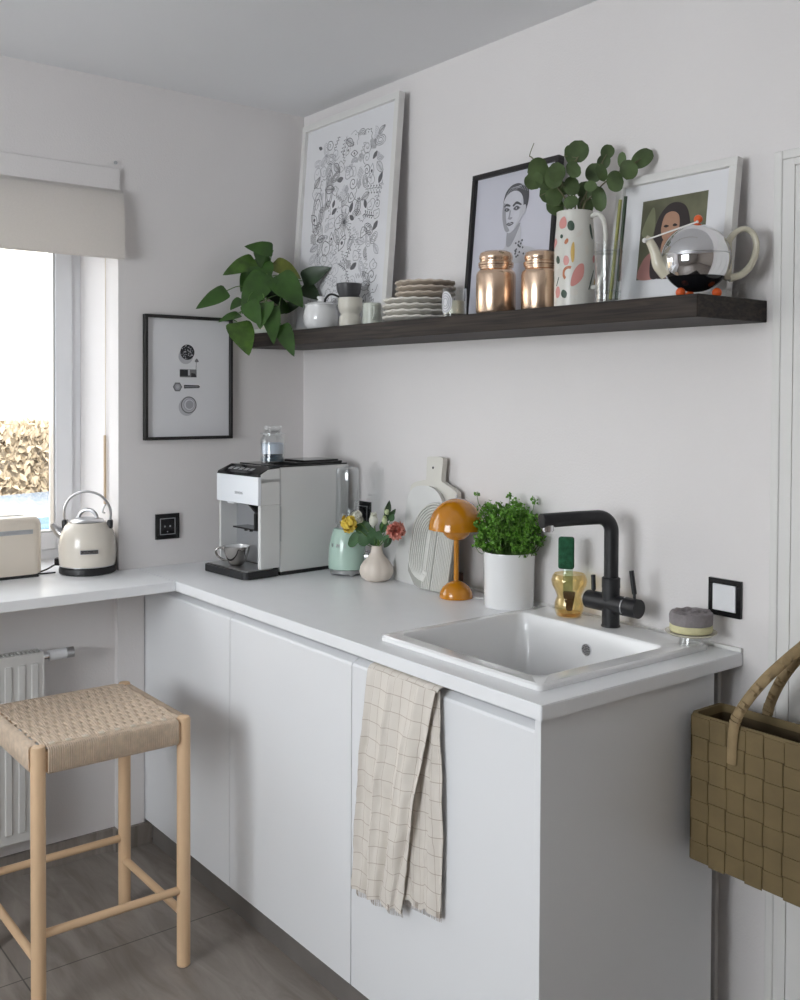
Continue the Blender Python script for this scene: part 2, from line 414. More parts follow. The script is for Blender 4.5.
POTHOS= [([0.1539, -0.2219, 1.9823], [0.139, -0.3221, 1.9883], 0.0453, 0), ([0.1332, -0.2338, 1.9326], [0.1498, -0.2926, 1.9686], 0.0513, 0), ([0.1166, -0.2709, 1.9479], [0.0947, -0.3822, 1.8946], 0.0543, 1), ([0.1094, -0.3734, 1.8381], [0.0963, -0.4818, 1.7739], 0.0483, 0), ([0.077, -0.2738, 1.9198], [0.1062, -0.3204, 1.8389], 0.0362, 0), ([0.1775, -0.2596, 1.8965], [0.1705, -0.3545, 1.7617], 0.0905, 0), ([0.1271, -0.2577, 1.9372], [0.1868, -0.265, 1.8658], 0.0724, 0), ([0.1362, -0.2133, 1.943], [0.2391, -0.1646, 1.8864], 0.0573, 2), ([0.1965, -0.2353, 1.8919], [0.2967, -0.1917, 1.7848], 0.0905, 0), ([0.1997, -0.134, 1.8802], [0.2997, -0.0855, 1.9213], 0.0573, 3), ([0.1915, -0.1288, 1.8632], [0.2734, -0.1068, 1.8134], 0.0513, 3), ([0.263, -0.3161, 1.7925], [0.2961, -0.358, 1.7028], 0.0664, 0), ([0.2277, -0.3615, 1.7922], [0.2976, -0.3557, 1.7141], 0.0573, 0), ([0.1282, -0.3258, 1.8102], [0.148, -0.3829, 1.7732], 0.0362, 0), ([0.1326, -0.3382, 1.759], [0.1338, -0.4189, 1.7332], 0.035, 0), ([0.207, -0.3902, 1.7259], [0.2786, -0.3834, 1.6177], 0.0785, 1), ([0.272, -0.3049, 1.781], [0.3266, -0.3205, 1.6549], 0.0573, 0), ([0.2962, -0.276, 1.718], [0.3664, -0.2708, 1.6144], 0.0513, 0), ([0.1716, -0.1728, 1.7986], [0.1878, -0.2347, 1.7612], 0.0422, 0), ([0.1559, -0.1772, 1.7843], [0.228, -0.1657, 1.7922], 0.0362, 3), ([0.103, -0.2575, 1.8975], [0.1295, -0.3065, 1.8499], 0.0422, 0), ([0.1099, -0.2338, 1.8565], [0.129, -0.2926, 1.7974], 0.0543, 3), ([0.1198, -0.2048, 1.8577], [0.1827, -0.2075, 1.7928], 0.0543, 3), ([0.0915, -0.2373, 1.9667], [0.1547, -0.2394, 1.9121], 0.0483, 3), ([0.1619, -0.167, 1.8569], [0.2242, -0.1704, 1.7981], 0.0483, 3), ([0.0842, -0.2674, 1.8382], [0.1109, -0.3162, 1.7853], 0.0422, 3), ([0.0872, -0.2623, 1.8745], [0.1542, -0.2595, 1.8214], 0.0483, 0)]
EUCA= [([[1.4567, -0.1461, 1.9345], [1.4506, -0.1666, 1.9626], [1.4416, -0.1905, 1.9974], [1.4301, -0.2179, 2.0274], [1.4157, -0.2486, 2.0616], [1.4174, -0.2599, 2.0664], [1.4291, -0.2575, 2.0937]], [([1.4608, -0.2112, 2.0253], 0.0183, 0.022, 80), ([1.4296, -0.2433, 2.0306], 0.0265, 0.0238, 10), ([1.4217, -0.2509, 2.0062], 0.0206, 0.0192, -60), ([1.4355, -0.2233, 2.0112], 0.0252, 0.0229, -40), ([1.4536, -0.2132, 2.015], 0.0192, 0.0274, 80)]), ([[1.4581, -0.1443, 1.9345], [1.4516, -0.1476, 1.9648], [1.4409, -0.1564, 1.9882], [1.4277, -0.168, 2.0255], [1.4164, -0.1775, 2.0537]], [([1.396, -0.1786, 1.9855], 0.0206, 0.0165, 10), ([1.4324, -0.1903, 1.9761], 0.022, 0.0206, 0), ([1.4222, -0.1759, 1.952], 0.0229, 0.021, -20), ([1.4179, -0.1485, 2.0021], 0.0183, 0.0165, 60)]), ([[1.4595, -0.1425, 1.9368], [1.4607, -0.1477, 1.9771], [1.459, -0.1565, 2.0218], [1.4662, -0.1546, 2.0482], [1.4747, -0.1509, 2.0698]], [([1.4696, -0.1474, 2.0827], 0.0229, 0.0265, 70), ([1.4505, -0.1558, 2.0768], 0.0206, 0.0119, 10), ([1.4785, -0.1726, 2.0335], 0.0192, 0.0165, 20), ([1.4667, -0.1658, 1.9966], 0.021, 0.0183, 0), ([1.4727, -0.1739, 1.9562], 0.0155, 0.0174, 50)]), ([[1.4623, -0.1389, 1.9368], [1.4694, -0.1202, 1.9793], [1.4765, -0.1014, 2.0218], [1.4839, -0.0827, 2.0553], [1.4899, -0.0658, 2.0843]], [([1.4901, -0.0626, 2.0913], 0.0146, 0.0174, 60), ([1.4841, -0.0692, 2.0665], 0.0146, 0.0174, 80), ([1.4855, -0.105, 2.0345], 0.0192, 0.0229, 70), ([1.4666, -0.1173, 1.9938], 0.0183, 0.0201, 80), ([1.4657, -0.1157, 1.9574], 0.021, 0.022, 90)]), ([[1.4651, -0.1352, 1.9369], [1.4868, -0.1193, 1.9721], [1.5057, -0.1072, 1.9958], [1.5328, -0.0844, 2.0261], [1.56, -0.0619, 2.0449], [1.5815, -0.0467, 2.0612]], [([1.5098, -0.1149, 1.9669], 0.0155, 0.0284, -80), ([1.5162, -0.1143, 2.0293], 0.0119, 0.0206, -70), ([1.5528, -0.1078, 2.0016], 0.0238, 0.0192, 0), ([1.5452, -0.0741, 2.0593], 0.0091, 0.0183, 90), ([1.5726, -0.0827, 2.0298], 0.021, 0.022, 80), ([1.5799, -0.0411, 2.0615], 0.0183, 0.0284, 40), ([1.518, -0.155, 1.9898], 0.0137, 0.0137, 40)])]
# ================================================================ camera
cam = bpy.data.cameras.new('camera'); co = bpy.data.objects.new('camera', cam); COL.objects.link(co)
def _rot(yaw, pitch, roll):
    f = Vector((math.cos(yaw)*math.cos(pitch), math.sin(yaw)*math.cos(pitch), math.sin(pitch)))
    r = Vector((math.sin(yaw), -math.cos(yaw), 0)); u = r.cross(f)
    r2 = math.cos(roll)*r+math.sin(roll)*u; u2 = -math.sin(roll)*r+math.cos(roll)*u
    return Matrix((r2, u2, -f)).transposed()
co.matrix_world = Matrix.Translation((3.145, -1.998, 1.487)) @ _rot(2.47972894, -.02098, .0046976).to_4x4()
cam.sensor_fit = 'HORIZONTAL'; cam.sensor_width = 36; cam.lens = 36*1004.36/800
cam.shift_y = -83.55/800; cam.clip_start = .05
bpy.context.scene.camera = co

# ================================================================ setting
RX, RY, RZ = 5.2, -4.1, 2.505
bm = B(); box(bm, -.45, RX+.2, RY-.2, .2, -.1, 0); struct('floor', bm, 'floor')
bm = B(); box(bm, -.45, RX+.2, RY-.2, .2, RZ, RZ+.1); struct('ceiling', bm, 'ceil')
# window wall with its opening, built from blocks around the hole (one mesh)
WY0, WY1, WZ0, WZ1 = -2.35, -.711, .885, 2.19
bm = B()
box(bm, -.42, 0, WY1, 0, 0, RZ); box(bm, -.42, 0, RY, WY0, 0, RZ)
box(bm, -.42, 0, WY0, WY1, 0, WZ0-.008); box(bm, -.42, 0, WY0, WY1, WZ1, RZ)
struct('wall_left', bm, 'wall')
bm = B(); box(bm, -.42, RX, 0, .15, 0, RZ); struct('wall_back', bm, 'wall')
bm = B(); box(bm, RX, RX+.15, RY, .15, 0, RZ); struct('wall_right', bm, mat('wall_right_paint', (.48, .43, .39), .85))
# wall behind the camera, with a garden window
GX0, GX1, GZ0, GZ1 = .95, 2.75, .95, 2.3
bm = B()
box(bm, -.42, GX0, RY-.15, RY, 0, RZ); box(bm, GX1, RX+.15, RY-.15, RY, 0, RZ)
box(bm, GX0, GX1, RY-.15, RY, 0, GZ0); box(bm, GX0, GX1, RY-.15, RY, GZ1, RZ)
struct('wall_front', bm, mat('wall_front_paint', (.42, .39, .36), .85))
# boxed pipe in the corner under the sill
bm = B(); box(bm, 0, .025, -.725, -.633, 0, .878); struct('trim_2', bm, 'wall')
# tile skirting
bm = B(); box(bm, 0, .012, RY, -.737, 0, .07); box(bm, 0, .037, -.737, -.725, 0, .07); box(bm, .025, .037, -.725, -.612, 0, .07)
struct('baseboard_left', bm, 'floor')
# visible window
def window(name, x_in, y0, y1, z0, z1, axis, mull):
    """frame profile built around an opening; axis 'x': glazing plane x = const"""
    def bx(bm, a0, a1, d0, d1, z0_, z1_, bev=.003):
        if axis == 'x': box(bm, x_in+d0, x_in+d1, a0, a1, z0_, z1_, bev)
        else: box(bm, a0, a1, x_in+d0, x_in+d1, z0_, z1_, bev)
    bm = B(); fw = .035
    bx(bm, y0, y0+fw, -.07, 0, z0, z1); bx(bm, y1-fw, y1, -.07, 0, z0, z1); bx(bm, y0+fw, y1-fw, -.07, 0, z0, z0+fw); bx(bm, y0+fw, y1-fw, -.07, 0, z1-fw, z1)
    if mull: bx(bm, y0, y1, -.07, 0, z0-.037, z0, 0)
    if mull: bx(bm, mull-.03, mull+.03, -.07, 0, z0+fw, z1-fw)
    root = struct(name, bm, 'pvc')
    cuts = [y0+fw, y1-fw] if not mull else [y0+fw, mull-.03, mull+.03, y1-fw]
    for k in range(0, len(cuts), 2):
        a, b_ = cuts[k], cuts[k+1]; sw = .058
        bm = B()
        bx(bm, a, a+sw, -.06, .012, z0+fw, z1-fw); bx(bm, b_-sw, b_, -.06, .012, z0+fw, z1-fw)
        bx(bm, a+sw, b_-sw, -.06, .012, z0+fw, z0+fw+sw); bx(bm, a+sw, b_-sw, -.06, .012, z1-fw-sw, z1-fw)
        obj('sash', bm, 'pvc', root)
        bm = B(); g = .006
        bx(bm, a+sw, a+sw+g, -.03, .006, z0+fw+sw, z1-fw-sw, 0); bx(bm, b_-sw-g, b_-sw, -.03, .006, z0+fw+sw, z1-fw-sw, 0)
        bx(bm, a+sw+g, b_-sw-g, -.03, .006, z0+fw+sw, z0+fw+sw+g, 0)
        obj('gasket', bm, 'silverpl', root)
        bm = B(); bx(bm, a+sw+g, b_-sw-g, -.030, -.024, z0+fw+sw+g, z1-fw-sw, 0)
        obj('pane', bm, 'pane', root)
    return root
window('window_1', -.335, WY0, WY1, WZ0+.03, WZ1, 'x', -1.55)
window('window_2', RY-.03, GX0, GX1, GZ0, GZ1, 'y', None)
# door on the right of the shelf wall with its casing
DX0 = 1.958; DX1 = 2.80
bm = B()
for a, b_, z0, z1 in ((DX0-.048, DX0-.028, 0, 2.02), (DX1, DX1+.05, 0, 2.02), (DX0-.028, DX1, 2.0, 2.02)):
    box(bm, a, b_, -.008, .0, z0, z1, .003)
box(bm, DX0-.028, DX0, -.005, .0, 0, 2.0, .001); box(bm, DX0, DX1, -.005, 0, 1.985, 2.0, .001)
struct('trim_1', bm, 'trimw')
bm = B(); box(bm, DX0+.004, DX1-.004, -.010, .0, .006, 1.982, .003)
d = struct('door_1', bm, 'trimw')
bm = B()
for z0, z1 in ((.15, .86), (1.02, 1.86)):
    for a, b_ in ((DX0+.13, (DX0+DX1)/2-.05), ((DX0+DX1)/2+.05, DX1-.13)):
        box(bm, a, b_, -.016, -.009, z0, z1, .004)
obj('door_panel', bm, 'trimw', d)
# slim cable duct on the wall behind the end panel
bm = B(); box(bm, 1.775, 1.79, -.014, 0, .0, .868, .003); struct('trim_3', bm, 'trimw')

# ---------------------------------------------------------------- street beyond the window
bm = B(); box(bm, -26, -.45, -14, 16, -1.0, -.85); o = struct('ground', bm, 'asph'); o.name = 'street_ground'
bd = thing('apartment_building', 'pale rendered house across the street behind the dry hedge', 'building', (-13, 3, -.85))
bm = B(); box(bm, -3, 0, -12, 12, 0, 7.5); obj('wall_block', bm, 'facade', bd)
bm = B(); prism(bm, [(-3.4, 7.4), (.4, 7.4), (.4, 7.6), (-1.5, 9.2), (-3.4, 7.6)], 'y', -12.3, 12.3); obj('roof', bm, 'roof', bd)
for yy in (-9, -5.5, 7.5, 10.2):
    bm = B(); box(bm, -.02, .04, yy-.6, yy+.6, 3.9, 5.3, .02); f = obj('window_frame', bm, 'pvc', bd)
    bm = B(); box(bm, .03, .05, yy-.5, yy+.5, 4.0, 5.2); obj('glass_pane', bm, 'carg', f)
hb = bmesh.new()
hy0, hy1 = -7, 9
box(hb, -7.9, -7.15, hy0, hy1, -.85, 1.12)
rnd = random.Random(3)
for i in range(9000):
    y = rnd.uniform(hy0, hy1) if i > 6500 else rnd.uniform(-.5, 2.6)
    if i % 6 == 0: x = rnd.uniform(-7.9, -7.1); z = 1.12+rnd.uniform(-.02, .07)
    else: x = -7.15+rnd.uniform(-.02, .10); z = rnd.uniform(-.85, 1.14)
    s = rnd.uniform(.03, .07)
    R_ = Euler((rnd.uniform(0, 6), rnd.uniform(0, 6), rnd.uniform(0, 6))).to_matrix()
    q = [hb.verts.new(Vector((x, y, z))+R_@Vector(v)*s) for v in ((-1, 0, 0), (0, -.5, .1), (1, 0, 0), (0, .5, .1))]
    hb.faces.new(q)
me = bpy.data.meshes.new('hedge'); hb.to_mesh(me); hb.free(); me.materials.append(M['hedge'])
hedge = bpy.data.objects.new('hedge', me); COL.objects.link(hedge)
tag(hedge, 'sunlit dry tan hedge across the street outside the window', 'hedge')
# parked car
car = thing('parked_car', 'pale blue parked car seen low through the window', 'car', (-4.4, .50, -.76))
bm = B()
prof = [(-2.1, .35), (-2.15, .75), (-1.95, .95), (-1.3, 1.0), (-.75, 1.40), (.55, 1.45), (1.35, 1.05), (2.05, .92), (2.15, .6), (2.1, .32), (1.75, .28), (-1.75, .28)]
prism(bm, prof, 'x', -.85, .85)
bmesh.ops.bevel(bm, geom=bm.edges[:], offset=.07, segments=3, affect='EDGES')
obj('body', bm, 'carp', car, True)
for sx in (-1, 1):
    bm = B(); prism(bm, [(-1.15, 1.03), (-.70, 1.33), (-.15, 1.36), (-.15, 1.03)], 'x', sx*.835, sx*.856); obj('side_window', bm, 'carg', car)
    bm = B(); prism(bm, [(-.07, 1.03), (-.07, 1.36), (.52, 1.37), (1.12, 1.06)], 'x', sx*.835, sx*.856); obj('side_window', bm, 'carg', car)
    for wy in (-1.35, 1.3):
        bm = B(); cyl(bm, (sx*.68, wy, .31), (sx*.87, wy, .31), .31, 28); w = obj('wheel', bm, 'tyre', car, True)
        bm = B(); cyl(bm, (sx*.86, wy, .31), (sx*.885, wy, .31), .19, 20); obj('hub', bm, 'silverpl', w, True)

# ================================================================ light: overcast sky, low sun on the street
w = bpy.data.worlds.new('world'); bpy.context.scene.world = w; w.use_nodes = True
bg = w.node_tree.nodes['Background']; bg.inputs[0].default_value = (.97, .97, 1, 1); bg.inputs[1].default_value = SKY
sl = bpy.data.lights.new('sun', 'SUN'); so = bpy.data.objects.new('sun', sl); COL.objects.link(so)
sl.energy = SUN; sl.angle = .02; sl.color = (1, .93, .82)
so.rotation_euler = Vector((-.75, .15, -.62)).to_track_quat('-Z', 'Y').to_euler()
def portal(name, loc, rot, sx, sy):
    l = bpy.data.lights.new(name, 'AREA'); l.shape = 'RECTANGLE'; l.size = sx; l.size_y = sy; l.cycles.is_portal = True
    o = bpy.data.objects.new(name, l); COL.objects.link(o); o.location = loc; o.rotation_euler = rot
portal('window_daylight_portal', (-.43, (WY0+WY1)/2, (WZ0+WZ1)/2), (0, -PI/2, 0), WZ1-WZ0, WY1-WY0)
#portal('garden_daylight_portal', ((GX0+GX1)/2, RY-.16, (GZ0+GZ1)/2), (PI/2, 0, 0), GX1-GX0, GZ1-GZ0)
gl = bpy.data.lights.new('garden_daylight', 'AREA'); gl.shape = 'RECTANGLE'; gl.size = GX1-GX0; gl.size_y = GZ1-GZ0; gl.energy = GARD; gl.color = (.93, .95, 1)
go = bpy.data.objects.new('garden_daylight', gl); COL.objects.link(go); go.location = ((GX0+GX1)/2, RY-.20, (GZ0+GZ1)/2); go.rotation_euler = (PI/2, 0, 0)
vs = bpy.context.scene.view_settings
bpy.context.scene.display_settings.display_device = 'sRGB'
vs.view_transform = 'Standard'; vs.look = 'None'; vs.gamma = 1; vs.exposure = EXPO; vs.use_curve_mapping = False

# ================================================================ base cabinets, counter, sink
def cabinet(x0, x1, label, end=False):
    t = thing('base_cabinet', label, 'cabinet', (x0, 0, 0), 0, 'handleless white base cabinets')
    W = x1-x0
    bm = B()
    box(bm, .001, W-(.0 if end else .001), -.60, -.075, .08, .10); box(bm, .001, .018, -.60, -.075, .10, .878)
    if not end: box(bm, W-.018, W-.001, -.60, -.075, .10, .878)
    box(bm, .018, W-.018, -.09, -.075, .10, .878); box(bm, .018, W-.018, -.585, -.565, .80, .878)
    obj('carcass', bm, 'cab', t)
    bm = B(); g = .0015
    prism(bm, [(-.630, .080), (-.630, .846), (-.6275, .852), (-.608, .862), (-.606, .850), (-.606, .080)], 'x', g, W-g)
    obj('door', bm, 'cab', t)
    if end:
        bm = B(); box(bm, W, W+.016, -.632, -.085, .0, .8795, .001); obj('end_panel', bm, 'cab', t)
    return t
cabinet(.012, .607, 'white base cabinet in the corner beside the stool')
cabinet(.607, 1.208, 'white base cabinet in the middle, under the small garlic shaped vase')
cabinet(1.208, 1.812, 'white base cabinet below the sink with a towel over its door', True)
bm = B(); box(bm, .038, 1.811, -.611, -.597, 0, .079); tag(obj('plinth', bm, mat('plinth_laminate', (.17, .155, .145), .5, var=.1)), 'dark grey plinth strip below the white base cabinets', 'plinth')
# counter with the cut-out for the basin (one mesh)
SX0, SX1, SY0, SY1 = 1.262, 1.782, -.588, -.040
bm = B()
T0 = .881
def slab_with_hole(bm, o_, h_, z0, z1):
    V = {}
    for z in (z0, z1):
        for k, (x, y) in enumerate(o_+h_): V[(k, z)] = bm.verts.new((x, y, z))
    for k in range(4):
        j = (k+1) % 4
        for z in (z0, z1): bm.faces.new((V[(k, z)], V[(j, z)], V[(4+j, z)], V[(4+k, z)]))
        bm.faces.new((V[(k, z0)], V[(j, z0)], V[(j, z1)], V[(k, z1)])); bm.faces.new((V[(4+k, z0)], V[(4+j, z0)], V[(4+j, z1)], V[(4+k, z1)]))
    bm.edges.ensure_lookup_table()
    es = [e for e in bm.edges if all(V[(k, z)] not in e.verts for k in range(4, 8) for z in (z0, z1))]
    bmesh.ops.bevel(bm, geom=es, offset=.0018, segments=2, affect='EDGES')
slab_with_hole(bm, [(.002, -.6486), (1.845, -.6486), (1.845, -.001), (.002, -.001)], [(SX0+.012, SY0+.02), (SX1-.02, SY0+.02), (SX1-.02, SY1-.02), (SX0+.012, SY1-.02)], T0, HC)
tag(obj('countertop', bm, 'top'), 'long white laminate countertop along the shelf wall holding the sink', 'countertop')
bm = B(); box(bm, 0.295-.293, .294, -2.6, -.6496, T0, HC, .0015, 1); box(bm, -.335, .004, WY0+.002, WY1-.002, T0+.002, HC, 0)
tag(obj('window_counter', bm, 'top'), 'white laminate counter running into the window recess under kettle and toaster', 'countertop')
# thin upstand behind the counter
bm = B(); box(bm, .5, 1.845, -.010, -.0005, HC, HC+.010, .002)
o = obj('sealing_strip', bm, 'trimw'); tag(o, 'thin white sealing strip between countertop and shelf wall', 'strip')

# ceramic basin
sk = thing('ceramic_sink', 'white ceramic inset sink at the right end of the counter', 'sink', (0, 0, 0))
def rrect(x0, x1, y0, y1, r, n=5):
    out = []
    for cx, cy, a0 in ((x1-r, y1-r, 0), (x0+r, y1-r, PI/2), (x0+r, y0+r, PI), (x1-r, y0+r, 3*PI/2)):
        for k in range(n+1):
            a = a0+PI/2*k/n; out.append((cx+r*math.cos(a), cy+r*math.sin(a)))
    return out
def loft(bm, rings, capA=False, capB=True, mi=0):
    V = [[bm.verts.new((p[0], p[1], z)) for p in rg] for rg, z in rings]
    n = len(V[0])
    for a, b in zip(V[:-1], V[1:]):
        for i in range(n):
            bm.faces.new((a[i], a[(i+1) % n], b[(i+1) % n], b[i])).material_index = mi
    if capA: bm.faces.new(V[0]).material_index = mi
    if capB: bm.faces.new(V[-1]).material_index = mi
    return V
IX0, IX1, IY0, IY1 = 1.285, 1.735, -.545, -.140
bm = B()
def ins(d, r): return rrect(IX0+d, IX1-d, IY0+d, IY1-d, r)
rings = [(rrect(SX0, SX1, SY0, SY1, .012), HC+.0005), (rrect(SX0, SX1, SY0, SY1, .012), HC+.010), (rrect(SX0+.004, SX1-.004, SY0+.004, SY1-.004, .012), HC+.014),
         (ins(-.008, .03), HC+.014), (ins(-.002, .026), HC+.0125), (ins(.002, .024), HC+.006), (ins(.006, .026), HC-.03), (ins(.018, .04), HC-.155), (ins(.035, .05), HC-.178), (ins(.07, .05), HC-.185)]
loft(bm, rings)
loft(bm, [(rrect(SX0+.014, SX1-.022, SY0+.022, SY1-.022, .012), HC+.0005), (ins(-.010, .03), HC-.03), (ins(.004, .04), HC-.165), (ins(.03, .05), HC-.195)])
obj('basin', bm, 'ceramic', sk, True)
bm = B(); xo, yo, zo = 1.512, IY1-.0085, .872
cyl(bm, (xo, yo-.002, zo), (xo, yo+.006, zo), .0145, 28, 0)
for k in range(19):
    a = k*2.4; rr = .0029*math.sqrt(k)
    cyl(bm, (xo+rr*math.cos(a), yo-.0026, zo+rr*math.sin(a)), (xo+rr*math.cos(a), yo-.0018, zo+rr*math.sin(a)), .0013, 8, 1)
obj('overflow_grate', bm, ['chrome', 'blackg'], sk, True)
bm = B(); cyl(bm, (1.50, -.33, HC-.186), (1.50, -.33, HC-.181), .045, 32); cyl(bm, (1.50, -.33, HC-.181), (1.50, -.33, HC-.176), .030, 32)
obj('drain', bm, 'chrome', sk, True)

# faucet
FX, FY, FZ = 1.535, -.088, HC+.0145
fc = thing('kitchen_faucet', 'matte black three-way kitchen faucet behind the sink', 'faucet', (FX, FY, FZ))
bm = B(); lathe(bm, [(.0235, 0), (.0235, .003), (.0215, .004), (.0215, .105), (.0195, .106), (.0195, .112)]); lathe(bm, [(.0225, .095), (.0225, .118), (.0205, .12)])
obj('column', bm, 'blackm', fc, True)
bm = B(); cyl(bm, (-.072, 0, .056), (.045, 0, .056), .0225, 28)
bmesh.ops.bevel(bm, geom=[e for e in bm.edges if len(e.link_faces) == 2 and e.calc_face_angle(0) > 1], offset=.003, segments=2, affect='EDGES')
obj('mixer_body', bm, 'blackm', fc, True)
bm = B(); cyl(bm, (.045, 0, .056), (.049, 0, .056), .0238, 28); obj('chrome_ring', bm, 'chrome', fc, True)
bm = B(); cyl(bm, (.049, 0, .056), (.086, 0, .056), .0228, 28)
bmesh.ops.bevel(bm, geom=[e for e in bm.edges if len(e.link_faces) == 2 and e.calc_face_angle(0) > 1], offset=.004, segments=2, affect='EDGES')
h = obj('lever_knob', bm, 'blackm', fc, True)
bm = B(); cyl(bm, (.072, 0, .076), (.072, 0, .092), .0035, 12); cyl(bm, (.072, 0, .090), (.064, -.002, .145), .0058, 14); obj('lever', bm, 'blackm', h, True)
bm = B(); cyl(bm, (-.055, 0, .076), (-.055, 0, .082), .0035, 12); cyl(bm, (-.055, 0, .081), (-.057, 0, .118), .0058, 14); obj('filter_lever', bm, 'blackm', fc, True)
sd = Vector((-.062, -.165, 0)).normalized()
bm = B(); top = .268
pts = [Vector((0, 0, .10)), Vector((0, 0, .16)), Vector((0, 0, top-.036))]
for k in range(1, 9):
    a = PI/2*k/8; pts.append(Vector((0, 0, top-.036))+sd*(.036*(1-math.cos(a)))+Vector((0, 0, .036*math.sin(a))))
pts.append(sd*.10+Vector((0, 0, top-.001))); pts.append(sd*.188+Vector((0, 0, top-.004)))
tube(bm, pts, .0175, 24)
obj('spout', bm, 'blackm', fc, True)
bm = B(); c = sd*.170+Vector((0, 0, top-.022)); cyl(bm, c+Vector((0, 0, .008)), c-Vector((0, 0, .006)), .015, 20, 0); cyl(bm, c-Vector((0, 0, .006)), c-Vector((0, 0, .009)), .0125, 20, 0)
obj('aerator', bm, 'chrome', fc, True)

# ================================================================ floating shelf
bm = B(); box(bm, .001, 1.894, -.254, -.001, 1.651, SH, .0015, 1)
tag(obj('floating_shelf', bm, 'shelf'), 'dark walnut floating shelf on the wall above the counter', 'shelf')

# ================================================================ sockets and switches
def plate(name, label, cat, loc, rz, kind, g=None):
    """local: x right, -y into the room, z up"""
    t = thing(name, label, cat, loc, rz, g)
    h = .0425
    bm = B()
    for a in ((-h, h, h-.012, h), (-h, h, -h, -h+.012), (-h, -h+.012, -h+.012, h-.012), (h-.012, h, -h+.012, h-.012)):
        box(bm, a[0], a[1], -.009, 0, a[2], a[3], .0008, 1)
    obj('frame_plate', bm, 'blackg', t)
    if kind == 'socket':
        bm = B(); box(bm, -h+.012, h-.012, -.006, 0, -h+.012, h-.012); lathe_r = []
        obj('insert', bm, 'blackg', t)
        bm = B()
        for a in ((-.0275, .0275, .0255, .0275), (-.0275, .0275, -.0275, -.0255), (-.0275, -.0255, -.0255, .0255), (.0255, .0275, -.0255, .0255)):
            box(bm, a[0], a[1], -.0096, -.005, a[2], a[3])
        obj('silver_edge', bm, 'silverpl', t)
        bm = B()
        for sx in (-.0095, .0095): cyl(bm, (sx, -.0066, 0), (sx, -.0058, 0), .003, 12)
        cyl(bm, (0, -.0066, -.018), (0, -.0058, -.018), .002, 10)
        obj('socket_holes', bm, 'silverpl', t)
    else:
        bm = B(); box(bm, -h+.0125, h-.0125, -.0105, 0, -h+.0125, h-.0125, .0015); obj('rocker', bm, 'whitepl', t)
    return t
plate('wall_socket', 'black wall socket below the coffee print', 'socket', (0, -.542, 1.043), PI/2, 'socket')
plate('light_switch', 'light switch with black frame and white rocker beside the sponge stand', 'switch', (1.799, 0, 1.028), 0, 'switch')
sock = plate('wall_socket', 'black wall socket behind the flowers with a plug in it', 'socket', (.385, 0, 1.085), 0, 'socket')
pl = thing('plug', 'black plug in the socket behind the flowers', 'plug', (.385, -.0105, 1.085))
bm = B(); cyl(bm, (0, 0, 0), (0, -.03, 0), .019, 20, 0, .015); obj('plug_body', bm, 'blacks', pl, True)
bm = B(); tube(bm, [(0, -.028, 0), (.01, -.045, -.01), (.03, -.04, -.06), (.05, -.03, -.13), (.06, -.03, -.169)], .003, 8, sub=5); obj('plug_cable', bm, 'blacks', pl, True)
bm = B(); cyl(bm, (0, 0, 0), (.006, 0, 0), .0035, 10); cyl(bm, (.006, 0, 0), (.008, 0, 0), .006, 12)
tag(obj('wall_nail', bm, 'silverpl', None, True, (.0, -.722, 2.234)), 'small screw head in the wall above the blind', 'screw')

# ================================================================ blind
bl = thing('roller_blind', 'pulled up off-white roman blind hanging over the window', 'blind', (.03, -1.55, 2.13))
bm = B()
yl, yr = -.86, .845
# folded fabric, closed sheet with soft pleats
prof = [(.0, 0), (.006, -.04), (.010, -.10), (.012, -.16), (.012, -.205), (.004, -.210), (-.010, -.207), (-.010, -.10), (-.012, 0)]
prism(bm, prof, 'y', yl, yr)
obj('fabric_folds', bm, 'blind', bl, True)
bm = B(); box(bm, -.028, -.016, yl-.002, yr-.004, .004, .085, .003); obj('top_valance', bm, 'wall', bl)
bm = B(); prism(bm, [(-.028, .0), (.002, .0), (.001, .004), (-.012, .014), (-.018, .016), (-.028, .016)], 'y', yl, yr); obj('batten', bm, 'blind', bl)
# cord holder on the reveal
cd = thing('blind_cord', 'thin cream pull cord with hook on the window reveal by the kettle', 'cord', (-.095, -.7125, 1.10))
bm = B(); tube(bm, [(.0, -.004, .10+.82), (0, -.004, .20), (0, -.004, .02)], .0016, 8); obj('cord', bm, 'cream', cd, True)
bm = B(); box(bm, -.005, .005, -.010, -.003, .02, .25, .002); obj('cord_sleeve', bm, mat('tan_cord_sleeve', (.55, .42, .28), .6), cd)
bm = B(); tube(bm, [(0, -.004, .02), (0, -.012, .005), (0, -.014, -.006), (0, -.006, -.010)], .003, 8, sub=4); obj('hook', bm, 'steel', cd, True)

# ================================================================ radiator
rd = thing('radiator', 'white panel radiator under the window counter behind the stool', 'radiator', (.04, -.985, .14))
bm = B(); Lr = 1.2
box(bm, .042, .056, -Lr, 0, 0, .565, .004); box(bm, -.0, .010, -Lr, 0, 0, .565, .004)
for k in range(30):
    y = -Lr+.035+k*.0388
    if y > -.02: break
    box(bm, .054, .061, y, y+.022, .03, .535, .003, 1)
obj('panels', bm, 'rad', rd)
bm = B()
box(bm, -.002, .058, -Lr, -Lr+.004, .03, .56); box(bm, -.002, .058, -.004, 0, .03, .56)
for k in range(100): box(bm, .010, .042, -Lr+.01+k*.0118, -Lr+.0145+k*.0118, .552, .566)
obj('top_grille', bm, 'rad', rd)
for yb in (-.9, -.3):
    bm = B(); box(bm, -.039, 0, yb, yb+.04, .1, .5); obj('bracket', bm, 'rad', rd)
vv = obj('valve_head', (lambda b_: (cyl(b_, (.030, .022, .545), (.030, .075, .545), .0165, 20), b_)[1])(B()), 'whitepl', rd, True)
